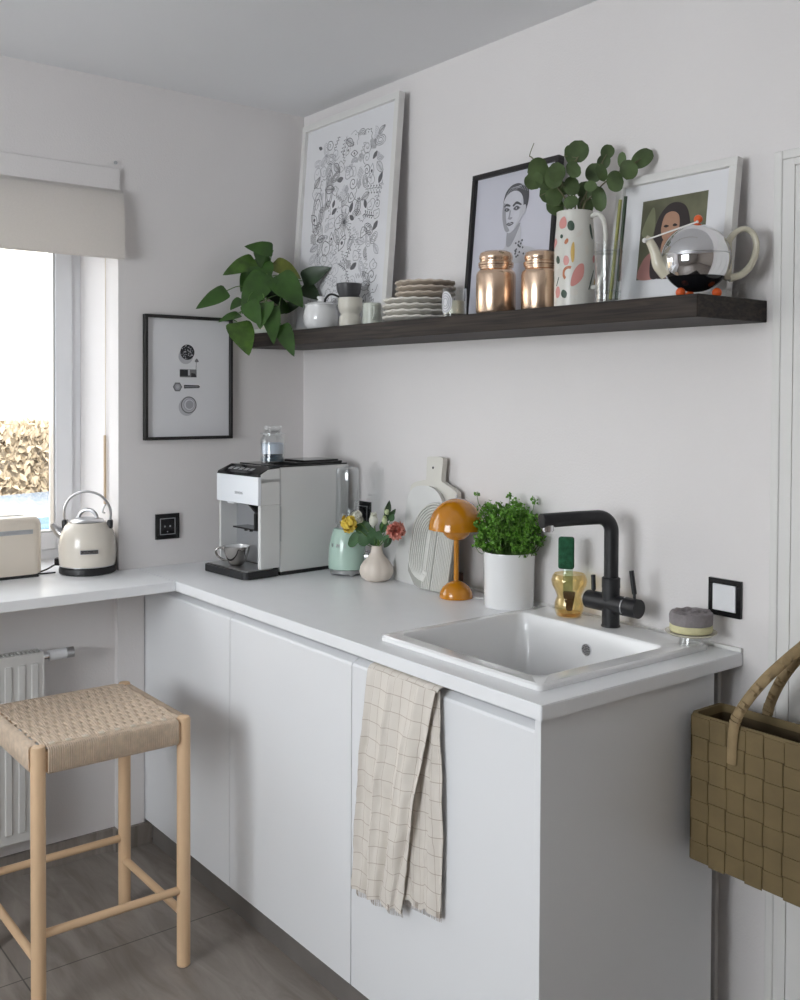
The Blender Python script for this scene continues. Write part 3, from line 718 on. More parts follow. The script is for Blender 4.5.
bm = B(); cyl(bm, (.030, .075, .545), (.030, .098, .545), .0165, 20); obj('valve_cap', bm, 'steel', rd, True)
bm = B(); cyl(bm, (.030, .0, .545), (.030, .024, .545), .012, 16); tube(bm, [(.030, .015, .545), (.02, .018, .545), (-.038, .018, .545)], .008, 12); obj('valve_pipe', bm, 'chrome', rd, True)
# ================================================================ coffee machine
CM = thing('coffee_machine', 'white fully automatic coffee machine in the corner of the counter', 'coffee machine', (.167, -.443, HC), .07)
W, D, H = .243, .363, .350
bm = B()
box(bm, 0, W, .085, D, .012, .345, .003)            # main housing
box(bm, .002, W-.001, .012, .084, .228, .310, .002)
box(bm, W-.016, W-.001, .010, .084, .028, .228, .002); box(bm, 0, .010, .010, .084, .028, .228, .002)
prism(bm, [(.012, .300), (.084, .300), (.084, .343), (.040, .340), (.012, .325)], 'x', .001, W-.001)
obj('housing', bm, mat('machine_white', (.72, .72, .71), .35, var=.006), CM)
bm = B(); box(bm, .0, W, 0, .012, .229, .318, .002); obj('front_cover', bm, mat('bright_white_plastic', (.86, .89, .93), .22, var=.004), CM)
bm = B(); box(bm, W-.0006, W+.0008, .082, .0835, .03, .345); box(bm, W-.0006, W+.0012, .083, .0875, .11, .222); box(bm, W-.0006, W+.0006, .01, .082, .309, .3102); obj('side_seam', bm, 'silverpl', CM)
bm = B(); prism(bm, [(.0, .3185), (.004, .327), (.055, .3475), (.085, .3475), (.085, .3435), (.012, .318)], 'x', .004, W-.004)
cp = obj('control_panel', bm, 'blackg', CM)
for k in range(5):
    bm = B(); u = .050+k*.030
    mt = Matrix.Translation((u, .026, .3368)) @ Matrix.Rotation(math.atan2(.0205, .051), 4, 'X')
    box(bm, -.010, .010, -.008, .008, 0, .0012, .0004, 1, 0, mt)
    obj('display_button', bm, mat('grey_icon', (.45, .46, .48), .3), cp) if k == 0 else obj('display_button', bm, 'silverpl', cp)
bm = B(); box(bm, .006, W-.004, .085, D-.003, .345, .350, .002); box(bm, .02, W-.02, .16, D-.012, .350, .357, .002); box(bm, .10, W-.03, .20, D-.02, .357, .362, .002)
obj('top_lid', bm, 'blackg', CM)
bm = B(); box(bm, .010, W-.016, .072, .084, .03, .228); obj('brew_recess', bm, 'silverpl', CM)
bm = B(); box(bm, .075, W-.03, .015, .074, .145, .150, .001); box(bm, W-.055, W-.045, .02, .074, .146, .200, .002); prism(bm, [(W-.10, .228), (W-.05, .200), (W-.05, .192), (W-.112, .228)], 'y', .03, .07)
cyl(bm, (.115, .04, .145), (.115, .04, .136), .006, 12); cyl(bm, (.145, .04, .145), (.145, .04, .136), .006, 12)
obj('coffee_spout', bm, 'blackg', CM)
bm = B(); box(bm, .045, .085, .012, .06, .222, .229, .002); obj('milk_nozzle', bm, 'whitepl', CM)
bm = B(); poly = rrect(-.004, W+.003, -.05, .086, .022, 6)
prism(bm, poly, 'z', .002, .024); obj('drip_tray', bm, 'blackm', CM)
bm = B(); prism(bm, rrect(.006, W-.008, -.036, .068, .012, 5), 'z', .024, .027)
obj('drip_grid', bm, 'steel', CM)
bm = B(); box(bm, .01, W-.006, .09, D-.01, 0, .012); obj('foot_base', bm, 'blacks', CM)
text('SIEMENS', .0125, 'silverpl', CM, (W*.55, -.0008, .262), (PI/2, 0, 0), name='brand_lettering')
def cm_pt(u, v, z):
    c, s = math.cos(.07), math.sin(.07); return (.167+u*c-v*s, -.443+u*s+v*c, HC+z)
# cup
cu = thing('espresso_cup', 'mirror silver cup on the drip tray of the coffee machine', 'cup', cm_pt(.112, .006, .0272), .9)
bm = B(); lathe(bm, [(.018, 0), (.022, .002), (.032, .018), (.040, .040), (.044, .062), (.042, .062), (.038, .042), (.030, .020), (.018, .005)]); obj('cup_body', bm, 'mirror', cu, True)
bm = B(); lathe(bm, [(.0418, .0615), (.0378, .042), (.0298, .0205), (.0175, .0055), (.0180, .0052), (.0302, .0200), (.0382, .0418), (.0422, .0617)], closed=True, cap=False); obj('glazed_inside', bm, 'ceramic', cu, True)
bm = B(); tube(bm, [(-.038, 0, .052), (-.056, 0, .056), (-.067, 0, .046), (-.062, 0, .030), (-.045, 0, .018), (-.031, 0, .016)], .0038, 10, sub=5); obj('handle', bm, 'mirror', cu, True)
# jar on machine
def glass_jar(name, label, cat, loc, r, h, fill=None):
    t = thing(name, label, cat, loc)
    bm = B(); lathe(bm, [(r*.9, 0), (r, .004), (r, h*.62), (r*.93, h*.68), (r*.80, h*.72), (r*.80, h*.76), (r*.77, h*.76), (r*.77, h*.72), (r*.90, h*.665), (r*.95, h*.61), (r*.95, .008), (r*.86, .006)], 36)
    obj('jar_body', bm, 'glass', t, True)
    bm = B(); lathe(bm, [(r*.92, h*.762), (r*1.0, h*.775), (r*1.0, h*.80), (r*.74, h*.83), (r*.62, h*.86), (r*.70, h*.90), (r*.74, h*.94), (r*.70, h*.985), (r*.4, h)], 36)
    obj('jar_lid', bm, 'glassf', t, True)
    return t
J = glass_jar('storage_jar', 'small lidded glass jar standing on top of the coffee machine', 'jar', cm_pt(.127, .135, .3502), .040, .126)
bm = B(); lathe(bm, [(.034, .008), (.036, .012), (.036, .020), (.034, .022)], 30)
rn = random.Random(2)
for i in range(60):
    a = rn.uniform(0, 6.28); q = .033*math.sqrt(rn.random()); ball(bm, (q*math.cos(a), q*math.sin(a), .024+rn.uniform(0, .006)), .0035, 0, 6, 5)
obj('filling', bm, 'bluebits', J)
bm = B(); lathe(bm, [(.030, .032), (.0355, .033), (.0355, .066), (.028, .068)], 28); obj('powder', bm, 'lightbl', J, True)

# ================================================================ blender
bx_, by_ = .500, -.150
BL = thing('stand_blender', 'mint green personal blender beside the coffee machine', 'blender', (bx_, by_, HC), 2.05)
bm = B(); lathe(bm, [(.054, .020), (.0600, .022), (.0605, .050), (.0585, .090), (.053, .120), (.046, .142), (.043, .148), (.036, .150)], 48); obj('motor_base', bm, 'mint', BL, True)
bm = B(); lathe(bm, [(.030, .150), (.034, .151), (.034, .160), (.030, .161)], 32); obj('coupling', bm, 'steel', BL, True)
bm = B(); lathe(bm, [(.050, .006), (.056, .008), (.058, .020), (.050, .021)], 40)
for k in range(4):
    a = PI/4+k*PI/2; ball(bm, (.044*math.cos(a), .044*math.sin(a), .007), .012, 0, 12, 8, (1, 1, .6))
obj('foot_ring', bm, 'steel', BL, True)
bm = B(); cyl(bm, (.020, -.055, .060), (.023, -.068, .060), .019, 28); k_ = obj('dial_ring', bm, 'chrome', BL, True)
bm = B(); cyl(bm, (.023, -.066, .060), (.0245, -.073, .060), .013, 24); obj('dial_knob', bm, 'silverpl', k_, True)
bm = B()
def bot(r, z, a):  # rounded square bottle
    q = abs(math.cos(a))**4+abs(math.sin(a))**4
    return r/(q**.22)
lathe(bm, [(.031, .162), (.034, .166), (.0335, .215), (.034, .240), (.033, .300), (.034, .328), (.030, .342), (.018, .346), (.017, .344), (.028, .340), (.032, .327), (.031, .300), (.032, .240), (.0315, .215), (.032, .168), (.029, .164)], 40, fn=bot)
obj('bottle', bm, 'glassf', BL, True)
bm = B(); lathe(bm, [(.012, .163), (.014, .166), (.008, .176), (.003, .180)], 20); obj('blade', bm, 'steel', BL, True)
import itertools
for ch, u in zip('SMEG', (-.036, -.013, .011, .034)):
    a = math.radians(-170)+u/.057
    text(ch, .016, 'steel', BL, (.0588*math.cos(a), .0588*math.sin(a), .098), (PI/2-.12, 0, a+PI/2), .0012, 'brand_letter')
bm = B(); tube(bm, [(.040, -.032, .018), (.060, -.048, .008), (.075, -.058, .004), (.088, -.062, .004)], .003, 8, sub=5); obj('power_cable', bm, 'blacks', BL, True)

# ================================================================ garlic vase with flowers
gx, gy = .648, -.142
bm = B()
def gar(r, z, a): return r*(1+.055*(abs(math.cos(a*4.5))-.5)*min(1, max(0, (.095-z)/.05))) if r > .012 else r
lathe(bm, [(.022, 0), (.034, .002), (.046, .012), (.052, .028), (.050, .045), (.041, .060), (.028, .074), (.020, .086), (.0165, .100), (.0165, .110), (.0145, .110), (.0145, .098), (.018, .084), (.02, .04)], 72, fn=gar)
for v in bm.verts: v.co += Vector((gx, gy, HC))
tag(obj('bud_vase', bm, 'garlic', None, True), 'small cream garlic shaped vase with flowers on the counter', 'vase')
NK = Vector((gx, gy, HC+.100))
def flower(name, label, cat, head, r, kind, m, lean=(0, 0)):
    h = Vector(head)
    t = thing(name, label, cat, (gx+lean[0], gy+lean[1], HC+.03), 0)
    base = Vector(t.location)
    bm = B()
    st = [Vector((0, 0, 0)), NK-base+Vector((lean[0], lean[1], 0))*.9, (NK+h)/2-base+Vector((0, 0, .012)), h-base-Vector((0, 0, r*.4))]
    tube(bm, st, .0018, 8, sub=6); obj('stem', bm, 'stemg', t, True)
    bm = B(); hc = h-base; rn = random.Random(len(label)*7+int(r*1e4))
    if kind == 'rose':
        for i in range(52):
            z_ = 1-2*(i+.5)/52; ph = i*2.39996; q_ = math.sqrt(1-z_*z_)
            v = Vector((q_*math.cos(ph), q_*math.sin(ph), z_))
            t_ = v.cross(Vector((rn.gauss(0, .3), rn.gauss(0, .3), 1))).normalized().cross(v).normalized()
            rr = r*rn.uniform(.62, 1.12); v = (v+Vector((rn.gauss(0, .25), rn.gauss(0, .25), rn.gauss(0, .25)))).normalized(); c_ = hc+v*rr*.80
            leaf(bm, c_-t_*r*.34-v*.15*r, c_+t_*r*.40+v*.28*r, r*.72, v, 'round', 0, .35, .4, 5)
    elif kind == 'carnation':
        for i in range(120):
            v = Vector((rn.gauss(0, 1), rn.gauss(0, 1), rn.gauss(0, 1)+.2)).normalized()
            a = hc+v*r*.25; b = hc+v*r*rn.uniform(.8, 1.05)
            leaf(bm, a, b, r*.55, Vector((rn.gauss(0, 1), rn.gauss(0, 1), rn.gauss(0, 1))), 'round', 0, .7, .4, 4)
    else:
        for i in range(5):
            ph = i*2*PI/5
            a = hc+Vector((0, 0, -r)); b = hc+Vector((math.cos(ph)*r*.35, math.sin(ph)*r*.35, r*1.2))
            leaf(bm, a+Vector((math.cos(ph)*r*.2, math.sin(ph)*r*.2, 0)), b, r*1.3, Vector((math.cos(ph), math.sin(ph), .2)), 'oval', 0, -.35, .9, 6)
        ball(bm, hc, r*.7, 0, 12, 8, (1, 1, 1.25))
    obj('blossom', bm, m, t, True)
    return t, hc
flower('yellow_rose', 'yellow rose in the garlic shaped vase', 'flower', (.600, -.215, 1.086), .027, 'rose', 'ycol', (-.006, -.004))
flower('white_flower', 'small white flower just behind the yellow rose', 'flower', (.606, -.190, 1.106), .020, 'rose', 'wpet', (-.003, .004))
flower('lisianthus_bud', 'large pale green-white bud in the middle of the bouquet', 'flower', (.642, -.150, 1.098), .021, 'bud', 'wpet', (.000, .005))
flower('lisianthus_bud', 'small pale green bud beside the pink carnation', 'flower', (.698, -.148, 1.104), .013, 'bud', 'gbud', (.004, .003))
t, hc = flower('lisianthus_bud', 'topmost green pointed bud of the bouquet', 'flower', (.708, -.148, 1.132), .012, 'bud', 'gbud', (.005, .001))
bm = B(); leaf(bm, hc+Vector((0, 0, -.02)), hc+Vector((.012, 0, .035)), .018, mi=0, shape_='oval'); leaf(bm, hc+Vector((0, 0, -.03)), hc+Vector((.03, .01, .01)), .016, shape_='oval'); leaf(bm, hc+Vector((0, 0, -.03)), hc+Vector((-.02, .01, .015)), .014, shape_='oval'); obj('sepals', bm, 'leafd', t, True)
t, hc = flower('pink_carnation', 'coral pink carnation leaning out to the right of the bouquet', 'flower', (.758, -.152, 1.080), .031, 'carnation', 'pink', (.006, -.003))
bm = B(); leaf(bm, hc+Vector((-.06, 0, -.06)), hc+Vector((-.02, 0, -.02)), .02, shape_='oval'); obj('leaf', bm, 'leafd', t, True)
gr = thing('greenery_sprig', 'round dark green leaves between the flowers in the garlic vase', 'leaves', (gx, gy, HC+.03))
bs = Vector(gr.location); bm = B()
G = [((.605, -.165, 1.074), .036, .044), ((.570, -.175, 1.032), .038, .036), ((.620, -.170, 1.040), .034, .04), ((.690, -.165, 1.058), .022, .044), ((.712, -.155, 1.048), .018, .045), ((.665, -.17, 1.062), .020, .05), ((.735, -.15, 1.116), .014, .03), ((.650, -.16, 1.045), .024, .05), ((.682, -.14, 1.085), .02, .05)]
lb = B()
for i, (p, rw, ln) in enumerate(G):
    p = Vector(p); d = (p-NK).normalized()
    tube(bm, [NK-bs, p-d*ln*.4-bs], .0012, 6)
    leaf(lb, p-d*ln*.55-bs, p+d*ln*.5-bs, rw*1.35, Vector((.7, -.7, .3+.2*math.sin(i*3))), 'round' if i < 3 or i == 7 else 'oval', 0, .12, .15, 8)
obj('stems', bm, 'stemg', gr, True)
obj('leaves', lb, mat('bouquet_leaf', (.06, .14, .055), .5, var=.3, scale=30), gr, True)['kind'] = 'stuff'

# ================================================================ boards
def outline_board(name, label, pts, th, loc, lean, rz, m, parts=None):
    t = thing(name, label, 'board', loc, (lean, 0, rz))
    bm = B(); shape(bm, pts, 0, 0, th, 6)
    bmesh.ops.remove_doubles(bm, verts=bm.verts[:], dist=1e-5)
    obj('board_face', bm, m, t)
    return t
# handled board at the back
pts = [(-.105, 0), (.10, 0), (.114, .01), (.116, .10), (.112, .265), (.100, .292), (.050, .312), (.036, .322), (.038, .375), (.030, .388), (-.030, .388), (-.038, .375), (-.036, .322), (-.050, .314), (-.100, .300), (-.112, .265), (-.116, .10), (-.113, .01)]
hbd = outline_board('cutting_board', 'cream cutting board with square handle leaning at the back', pts, .018, (.795, -.042, HC), -.075, 0, 'boardb')
bm = B(); cyl(bm, (-.006, -.0186, .355), (-.006, -.0175, .355), .004, 14); obj('hanging_hole', bm, 'ink', hbd)
# wavy white board
pts = [(-.085, .0), (.06, 0), (.10, .02), (.118, .10), (.112, .18), (.095, .235), (.062, .280), (.015, .300), (-.05, .296), (-.082, .27), (-.088, .22), (-.088, .16), (-.110, .105), (-.122, .055), (-.112, .015)]
wv = outline_board('marble_board', 'white wavy edged board behind the grooved tray', pts, .012, (.782, -.080, HC), -.13, 0, 'marble')
# grooved arch tray
rb = thing('grooved_tray', 'oval tray with concentric arch grooves leaning left of the lamp', 'tray', (.862, -.112, HC), (-.17, 0, 0))
def arch(r, hgt, z0=0.0, n=24, sh=0):
    pts = [(-r, z0+.02)]
    for k in range(n+1):
        a = PI-PI*k/n; pts.append((r*math.cos(a), hgt-.115+r*1.1*math.sin(a)))
    pts.append((r, z0)); return pts
bm = B(); RW = .098; zc = .162
outer = [(RW, 0), (RW, zc)]+[(RW*math.cos(PI*k/26), zc+RW*math.sin(PI*k/26)) for k in range(1, 27)]+[(-RW-.003, .10), (-RW+.006, .045), (-.055, .008), (-.025, 0)]
prism(bm, outer, 'y', 0, -.010)
obj('tray_slab', bm, 'ribg', rb)
bm = B(); nR = 10
for k in range(nR):
    q = k/(nR-1); r = RW-.004-q*.072
    x_c = .010*q
    pts = []
    # lower left sweep, left side, arch, straight right side
    zb = .012+.030*(1-q)
    for m in range(7):
        a = PI*1.5-(PI/2)*m/6
        pts.append((-.012+x_c+(r-.012)*math.cos(a), .092+(.092-zb+.018-.02*q)*math.sin(a)*(r/RW)**.35))
    pts += [(-r+x_c, .10+(zc-.10)*m/3) for m in range(1, 4)]
    for m in range(1, 20):
        a = PI-PI*m/20; pts.append((x_c+r*math.cos(a), zc+r*math.sin(a)))
    pts += [(r+x_c*(.6), zc), (r+x_c*.6, .004)]
    V = [Vector((p[0], -.0115, p[1])) for p in pts]
    tube(bm, V, .0025, 6)
for k in range(5):
    x = -.004+k*.0078-.012; tube(bm, [Vector((x, -.0115, .004)), Vector((x, -.0115, .19-abs(x)*.3))], .0025, 6)
obj('raised_ribs', bm, 'ribw', rb, True)
bm = B(); box(bm, -.012, .012, -.010, .010, 0, .050, .002)
for v in bm.verts: v.co += Vector((.905, -.030, HC))
tag(obj('wooden_block', bm, 'darkwood'), 'small dark red-brown block just left of the lamp stem', 'block')

# ================================================================ mushroom lamp
LM = thing('table_lamp', 'glossy mustard yellow mushroom table lamp on the counter', 'lamp', (.994, -.116, HC))
bm = B(); lathe(bm, [(.040, 0), (.047, .001), (.0485, .006), (.046, .018), (.038, .032), (.024, .043), (.010, .048), (.008, .0485)], 48); obj('lamp_base', bm, 'mustard', LM, True)
bm = B(); cyl(bm, (0, 0, .046), (0, 0, .19), .0072, 20); obj('lamp_stem', bm, 'mustardm', LM, True)
def hemi(r0, z0, hgt, n=12, thick=.0018):
    o_ = [(r0*math.cos(PI/2*k/n), z0+hgt*math.sin(PI/2*k/n)) for k in range(n)]+[(.004, z0+hgt)]
    i_ = [(max(.002, r-thick), z-thick*(1 if k else 0)) for k, (r, z) in enumerate(o_)]
    return o_+i_[::-1]
bm = B(); lathe(bm, hemi(.0805, .196, .088), 56, closed=True, cap=False); obj('lamp_shade', bm, 'mustard', LM, True)
bm = B(); lathe(bm, [(.0072, .164), (.014, .165), (.028, .171), (.037, .181), (.0425, .193), (.043, .205), (.041, .205), (.040, .194), (.034, .183), (.026, .175), (.013, .170), (.0072, .168)], 48); obj('lower_reflector', bm, 'mustard', LM, True)
bm = B()
for k in range(3):
    a = k*2.094; cyl(bm, (.040*math.cos(a), .040*math.sin(a), .200), (.066*math.cos(a), .066*math.sin(a), .228), .0012, 6)
cyl(bm, (0, 0, .19), (0, 0, .284), .003, 8); obj('shade_holder', bm, 'mustardm', LM, True)
bm = B(); ball(bm, (0, 0, .215), .016, 0, 16, 10, (1, 1, 1.2)); obj('bulb', bm, 'whitepl', LM, True)
bm = B(); cyl(bm, (0, 0, .283), (0, 0, .290), .0032, 10); ball(bm, (0, 0, .291), .0034, 0, 8, 6); obj('finial', bm, 'steel', LM, True)
bm = B(); tube(bm, [(1.020, -.09, HC+.0025), (1.05, -.075, HC+.0025), (1.08, -.035, HC+.0025), (1.12, -.022, HC+.0025), (1.30, -.020, HC+.0025)], .0022, 8, sub=6)
tag(obj('white_cable', bm, 'whitecord', None, True), 'thin white cable lying on the counter between lamp and herb pot', 'cable')
bm = B(); tube(bm, [(.985, -.006, 1.148), (1.02, -.006, 1.133), (1.06, -.006, 1.118), (1.10, -.006, 1.105)], .0016, 6, sub=4)
tag(obj('loose_wire', bm, 'whitecord', None, True), 'thin pale wire on the wall behind the lamp and the parsley', 'wire')

# ================================================================ parsley pot
px_, py_ = 1.168, -.0765
PP = thing('potted_parsley', 'curly parsley growing in a tall white pot by the sink', 'potted herb', (px_, py_, HC))
bm = B(); lathe(bm, [(.060, 0), (.066, .001), (.068, .005), (.0705, .148), (.0700, .151), (.0675, .151), (.0665, .147), (.064, .12), (.05, .118)], 56); obj('pot', bm, 'ceramic', PP, True)
bm = B(); lathe(bm, [(.064, .119), (.064, .122), (.03, .128), (.004, .129)], 28); obj('soil', bm, 'soil', PP, True)
rn = random.Random(8); sm_ = B(); lf = B()
for i in range(300):
    a = rn.uniform(0, 2*PI); q = math.sqrt(rn.random())
    x0, y0 = .045*q*math.cos(a), .045*q*math.sin(a)
    h = rn.uniform(.185, .285)-.05*q*rn.random()
    if i < 60: h = rn.uniform(.165, .215); q = 1
    rr = .088*q*rn.uniform(.7, 1.08)+.004
    x1, y1 = rr*math.cos(a), rr*math.sin(a)
    if i == 0: x1, y1, h = -.072, -.055, .305
    if i == 1: x1, y1, h = .04, .055, .290
    if i == 2: x1, y1, h = -.02, .02, .300
    y1 = min(y1, .062)
    p1 = Vector((x1, y1, h))
    tube(sm_, [(x0, y0, .125), (x0*1.1, y0*1.1, .165), (x1*.8, y1*.8, h*.85), p1], .0009, 5, sub=3)
    for k in range(12):
        d = Vector((rn.gauss(0, 1), rn.gauss(0, 1), rn.gauss(0, .6))).normalized()
        c = p1+d*rn.uniform(.002, .013)
        s = rn.uniform(.005, .010)
        e = c+Vector((rn.gauss(0, 1), rn.gauss(0, 1), rn.gauss(0, .7))).normalized()*s
        leaf(lf, c, e, s*1.15, Vector((rn.gauss(.3, 1), rn.gauss(-.3, 1), rn.gauss(.6, .8))), 'round', 0, .5, .5, 3, .0003)
obj('stalks', sm_, 'stemg', PP, True)['kind'] = 'stuff'
obj('foliage', lf, 'parsley', PP)['kind'] = 'stuff'

# ================================================================ brush in amber holder
hx, hy, hz = 1.395, -.084, HC+.0142
bm = B()
lathe(bm, [(.026, 0), (.032, .003), (.0365, .018), (.0365, .034), (.032, .046), (.0305, .052), (.035, .064), (.0435, .080), (.0455, .092), (.042, .104), (.0385, .109), (.0365, .109), (.040, .103), (.0435, .092), (.0415, .081), (.033, .065), (.0285, .052), (.030, .045), (.0345, .033), (.0345, .019), (.030, .012), (.02, .011)], 48)
hd = thing('glass_tumbler', 'waisted amber glass holding the dish brush behind the sink', 'glass', (hx, hy, hz))
obj('glass_body', bm, 'amber', hd, True)
bm = B(); lathe(bm, [(.02, .0012), (.028, .003), (.030, .008), (.029, .0108), (.02, .0109)], 36); obj('thick_bottom', bm, 'amberd', hd, True)
br_ = thing('dish_brush', 'dish brush with green scrubber head standing in the amber glass', 'brush', (hx, hy, hz+.0125), (0, 0, .65))
bm = B(); box(bm, -.020, .020, -.010, .010, .108, .190, .006, 3)
for v in bm.verts: v.co.x -= .008
obj('scrubber_head', bm, 'greensp', br_, True)
bm = B(); box(bm, -.015, .009, -.005, .005, .034, .112, .003, 2); obj('brush_handle', bm, 'mintgl', br_, True)
bm = B(); prism(bm, [(-.016, .050), (.016, .050), (.008, .001), (-.006, .001)], 'y', -.006, .006); bmesh.ops.bevel(bm, geom=bm.edges[:], offset=.002, segments=2, affect='EDGES'); obj('dark_grip', bm, 'darkwood', br_, True)

# ================================================================ sponge on glass stand
cs = thing('cake_stand', 'little white glass-footed stand at the end of the counter', 'stand', (1.762, -.080, HC+.0146))
bm = B(); lathe(bm, [(.040, .022), (.050, .0235), (.0575, .0285), (.058, .030), (.056, .030), (.050, .028), (.02, .0275)], 48); obj('plate', bm, 'ivory', cs, True)
bm = B(); lathe(bm, [(.028, .0), (.028, .003), (.0255, .012), (.024, .022), (.022, .022), (.0235, .012), (.027, .003), (.027, 0)], 36, closed=True, cap=False); obj('glass_foot', bm, 'glass', cs, True)
sp = thing('scrubbing_sponge', 'round grey and yellow scrubbing sponge on the little stand', 'sponge', (1.762, -.080, HC+.0146+.0302))
bm = B(); lathe(bm, [(.046, 0), (.0475, .003), (.0475, .014), (.046, .016)], 40); obj('yellow_layer', bm, 'spongey', sp, True)
bm = B()
def sw(r, z, a): return r*(1+.012*math.sin(a*9))
lathe(bm, [(.046, .0162), (.048, .018), (.0485, .038), (.046, .043), (.038, .046), (.031, .040), (.024, .046), (.018, .040), (.012, .046), (.003, .043)], 40, fn=sw)
for v in bm.verts:
    if v.co.z > .034: v.co.z += .005*noise.noise(v.co*70)
obj('grey_layer', bm, 'sponge', sp, True)

# ================================================================ kettle and toaster
KA = math.atan2(.789, .6145)
KT = thing('electric_kettle', 'cream electric kettle with steel arched handle on the window counter', 'kettle', (-.030, -.803, HC), KA)
bm = B(); lathe(bm, [(.084, 0), (.0885, .003), (.089, .014), (.087, .021), (.075, .023)], 56); obj('power_base', bm, 'blacks', KT, True)
bm = B(); lathe(bm, [(.076, .0235), (.085, .026), (.0875, .032), (.0895, .060), (.0895, .085), (.0865, .112), (.079, .137), (.070, .152), (.0625, .160), (.0605, .163), (.05, .164)], 64); obj('kettle_body', bm, 'creamk', KT, True)
bm = B(); lathe(bm, [(.084, .0236), (.0865, .0242), (.0865, .0265), (.084, .027)], 56); obj('bottom_trim', bm, 'steel', KT, True)
bm = B(); lathe(bm, [(.052, .1645), (.0545, .165), (.050, .171), (.035, .176), (.014, .179), (.004, .180)], 48); ld = obj('lid', bm, 'steel', KT, True)
bm = B(); tube(bm, [(-.031, 0, .174), (-.024, 0, .190), (-.010, 0, .200), (.010, 0, .200), (.024, 0, .190), (.031, 0, .174)], .0062, 12, sub=6, flat=.55); obj('lid_grip', bm, 'steel', ld, True)
bm = B(); tube(bm, [(-.068, 0, .162), (-.074, 0, .180), (-.073, 0, .210), (-.055, 0, .240), (-.025, 0, .257), (.008, 0, .260), (.042, 0, .248), (.066, 0, .222), (.075, 0, .192), (.072, 0, .160)], .0042, 12, sub=6, flat=1.5); hn = obj('arched_handle', bm, 'steel', KT, True)
bm = B()
for sx in (-1, 1): box(bm, sx*.073-.008, sx*.073+.008, -.011, .011, .142, .170, .004, 2, 0, Matrix.Translation((0, 0, 0)))
obj('handle_mount', bm, 'blackm', KT)
bm = B(); tube(bm, [(-.066, 0, .112), (-.094, 0, .132), (-.114, 0, .154)], [.024, .019, .012], 20, flat=.85); obj('spout', bm, 'steel', KT, True)
bm = B(); box(bm, -.028, .028, -.0915, -.0885, .078, .092, .001); bd_ = obj('badge', bm, 'steel', KT); bd_.rotation_euler.z = .36; bd_.location.z = -.008
bm = B(); box(bm, -.0265, .0265, -.0922, -.0912, .0795, .0905); obj('badge_field', bm, 'slate', bd_)
text('KitchenAid', .0115, 'chrome', bd_, (0, -.0924, .0848), (PI/2, 0, 0), .0004, 'brand_lettering')
bm = B(); tube(bm, [(-.085, .03, .012), (-.105, .02, .022), (-.128, -.005, .010), (-.145, -.03, .0035), (-.13, -.055, .0035), (-.088, -.045, .006)], .0028, 8, sub=6); box(bm, -.112, -.090, .01, .035, .018, .042, .003); obj('power_cable', bm, 'blacks', KT, True)

TS = thing('toaster', 'long cream toaster at the left end of the window counter', 'toaster', (-.092, -1.092, HC))
bm = B(); y1 = .148; Lx = .062
def tsec(ins_, z): return (rrect(-Lx+ins_, Lx-ins_, -.205+ins_, y1-ins_, .030), z)
loft(bm, [tsec(.004, .010), tsec(0, .016), tsec(0, .165), tsec(.003, .178), tsec(.012, .188), tsec(.024, .191)], True, True)
obj('toaster_body', bm, 'cream', TS, True)
bm = B(); box(bm, -.012, .012, -.17, .105, .1905, .193, .001)
obj('slot_trim', bm, 'steel', TS)
bm = B(); box(bm, -.007, .007, -.16, .095, .1925, .1935); obj('bread_slot', bm, 'blacks', TS)
bm = B(); box(bm, Lx-.001, Lx+.0012, -.175, .115, .138, .152, .001); obj('steel_band', bm, 'silverpl', TS)
bm = B(); box(bm, -Lx+.01, Lx-.01, -.195, y1-.012, .0, .012); obj('foot_base', bm, 'blacks', TS)

# ================================================================ framed pictures
def framed(name, label, loc, rot, w, h, fw, fd, fm, mat_w=None):
    """local: x width centred, z up from the base, front towards -y; the back lies at y = 0"""
    t = thing(name, label, 'picture', loc, rot)
    bm = B()
    for a in ((-w/2, w/2, 0, fw), (-w/2, w/2, h-fw, h), (-w/2, -w/2+fw, fw, h-fw), (w/2-fw, w/2, fw, h-fw)):
        box(bm, a[0], a[1], -fd, 0, a[2], a[3], .001, 1)
    obj('frame', bm, fm, t)
    bm = B(); box(bm, -w/2+fw, w/2-fw, -fd*.45, -.002, fw, h-fw); obj('backing_paper', bm, 'paper', t)
    return t, -fd*.45
# coffee gear print on the window wall
t, yp = framed('framed_print', 'black framed print of coffee gear hanging on the window wall', (0, -.4655, 1.334), PI/2, .324, .418, .0105, .022, 'blackfr')
bm = B()
cx0 = -.006
Z = lambda z: z-1.334
disc(bm, (cx0-.006, Z(1.620)-.004), .0265, yp, 28, 3); disc(bm, (cx0, Z(1.630)), .026, yp-.0006, 28, 0)
rn = random.Random(4)
for i in range(40):
    a = rn.uniform(0, 6.28); q = .023*math.sqrt(rn.random()); disc(bm, (cx0+q*math.cos(a), Z(1.630)+q*math.sin(a)), rn.uniform(.0012, .0028), yp-.0011, 6, 2 if i % 3 else 3)
prism(bm, [(-.034, Z(1.545)), (.028, Z(1.545)), (.028, Z(1.572)), (-.034, Z(1.572))], 'y', yp-.0002, yp-.0008, 1)
prism(bm, [(-.034, Z(1.549)), (-.004, Z(1.549)), (-.004, Z(1.570)), (-.034, Z(1.570))], 'y', yp-.0008, yp-.0012, 0)
prism(bm, [(-.004, Z(1.552)), (.003, Z(1.552)), (.003, Z(1.571)), (-.004, Z(1.571))], 'y', yp-.0008, yp-.0013, 3)
prism(bm, [(.008, Z(1.546)), (.028, Z(1.546)), (.022, Z(1.558)), (.008, Z(1.560))], 'y', yp-.0008, yp-.0013, 0)
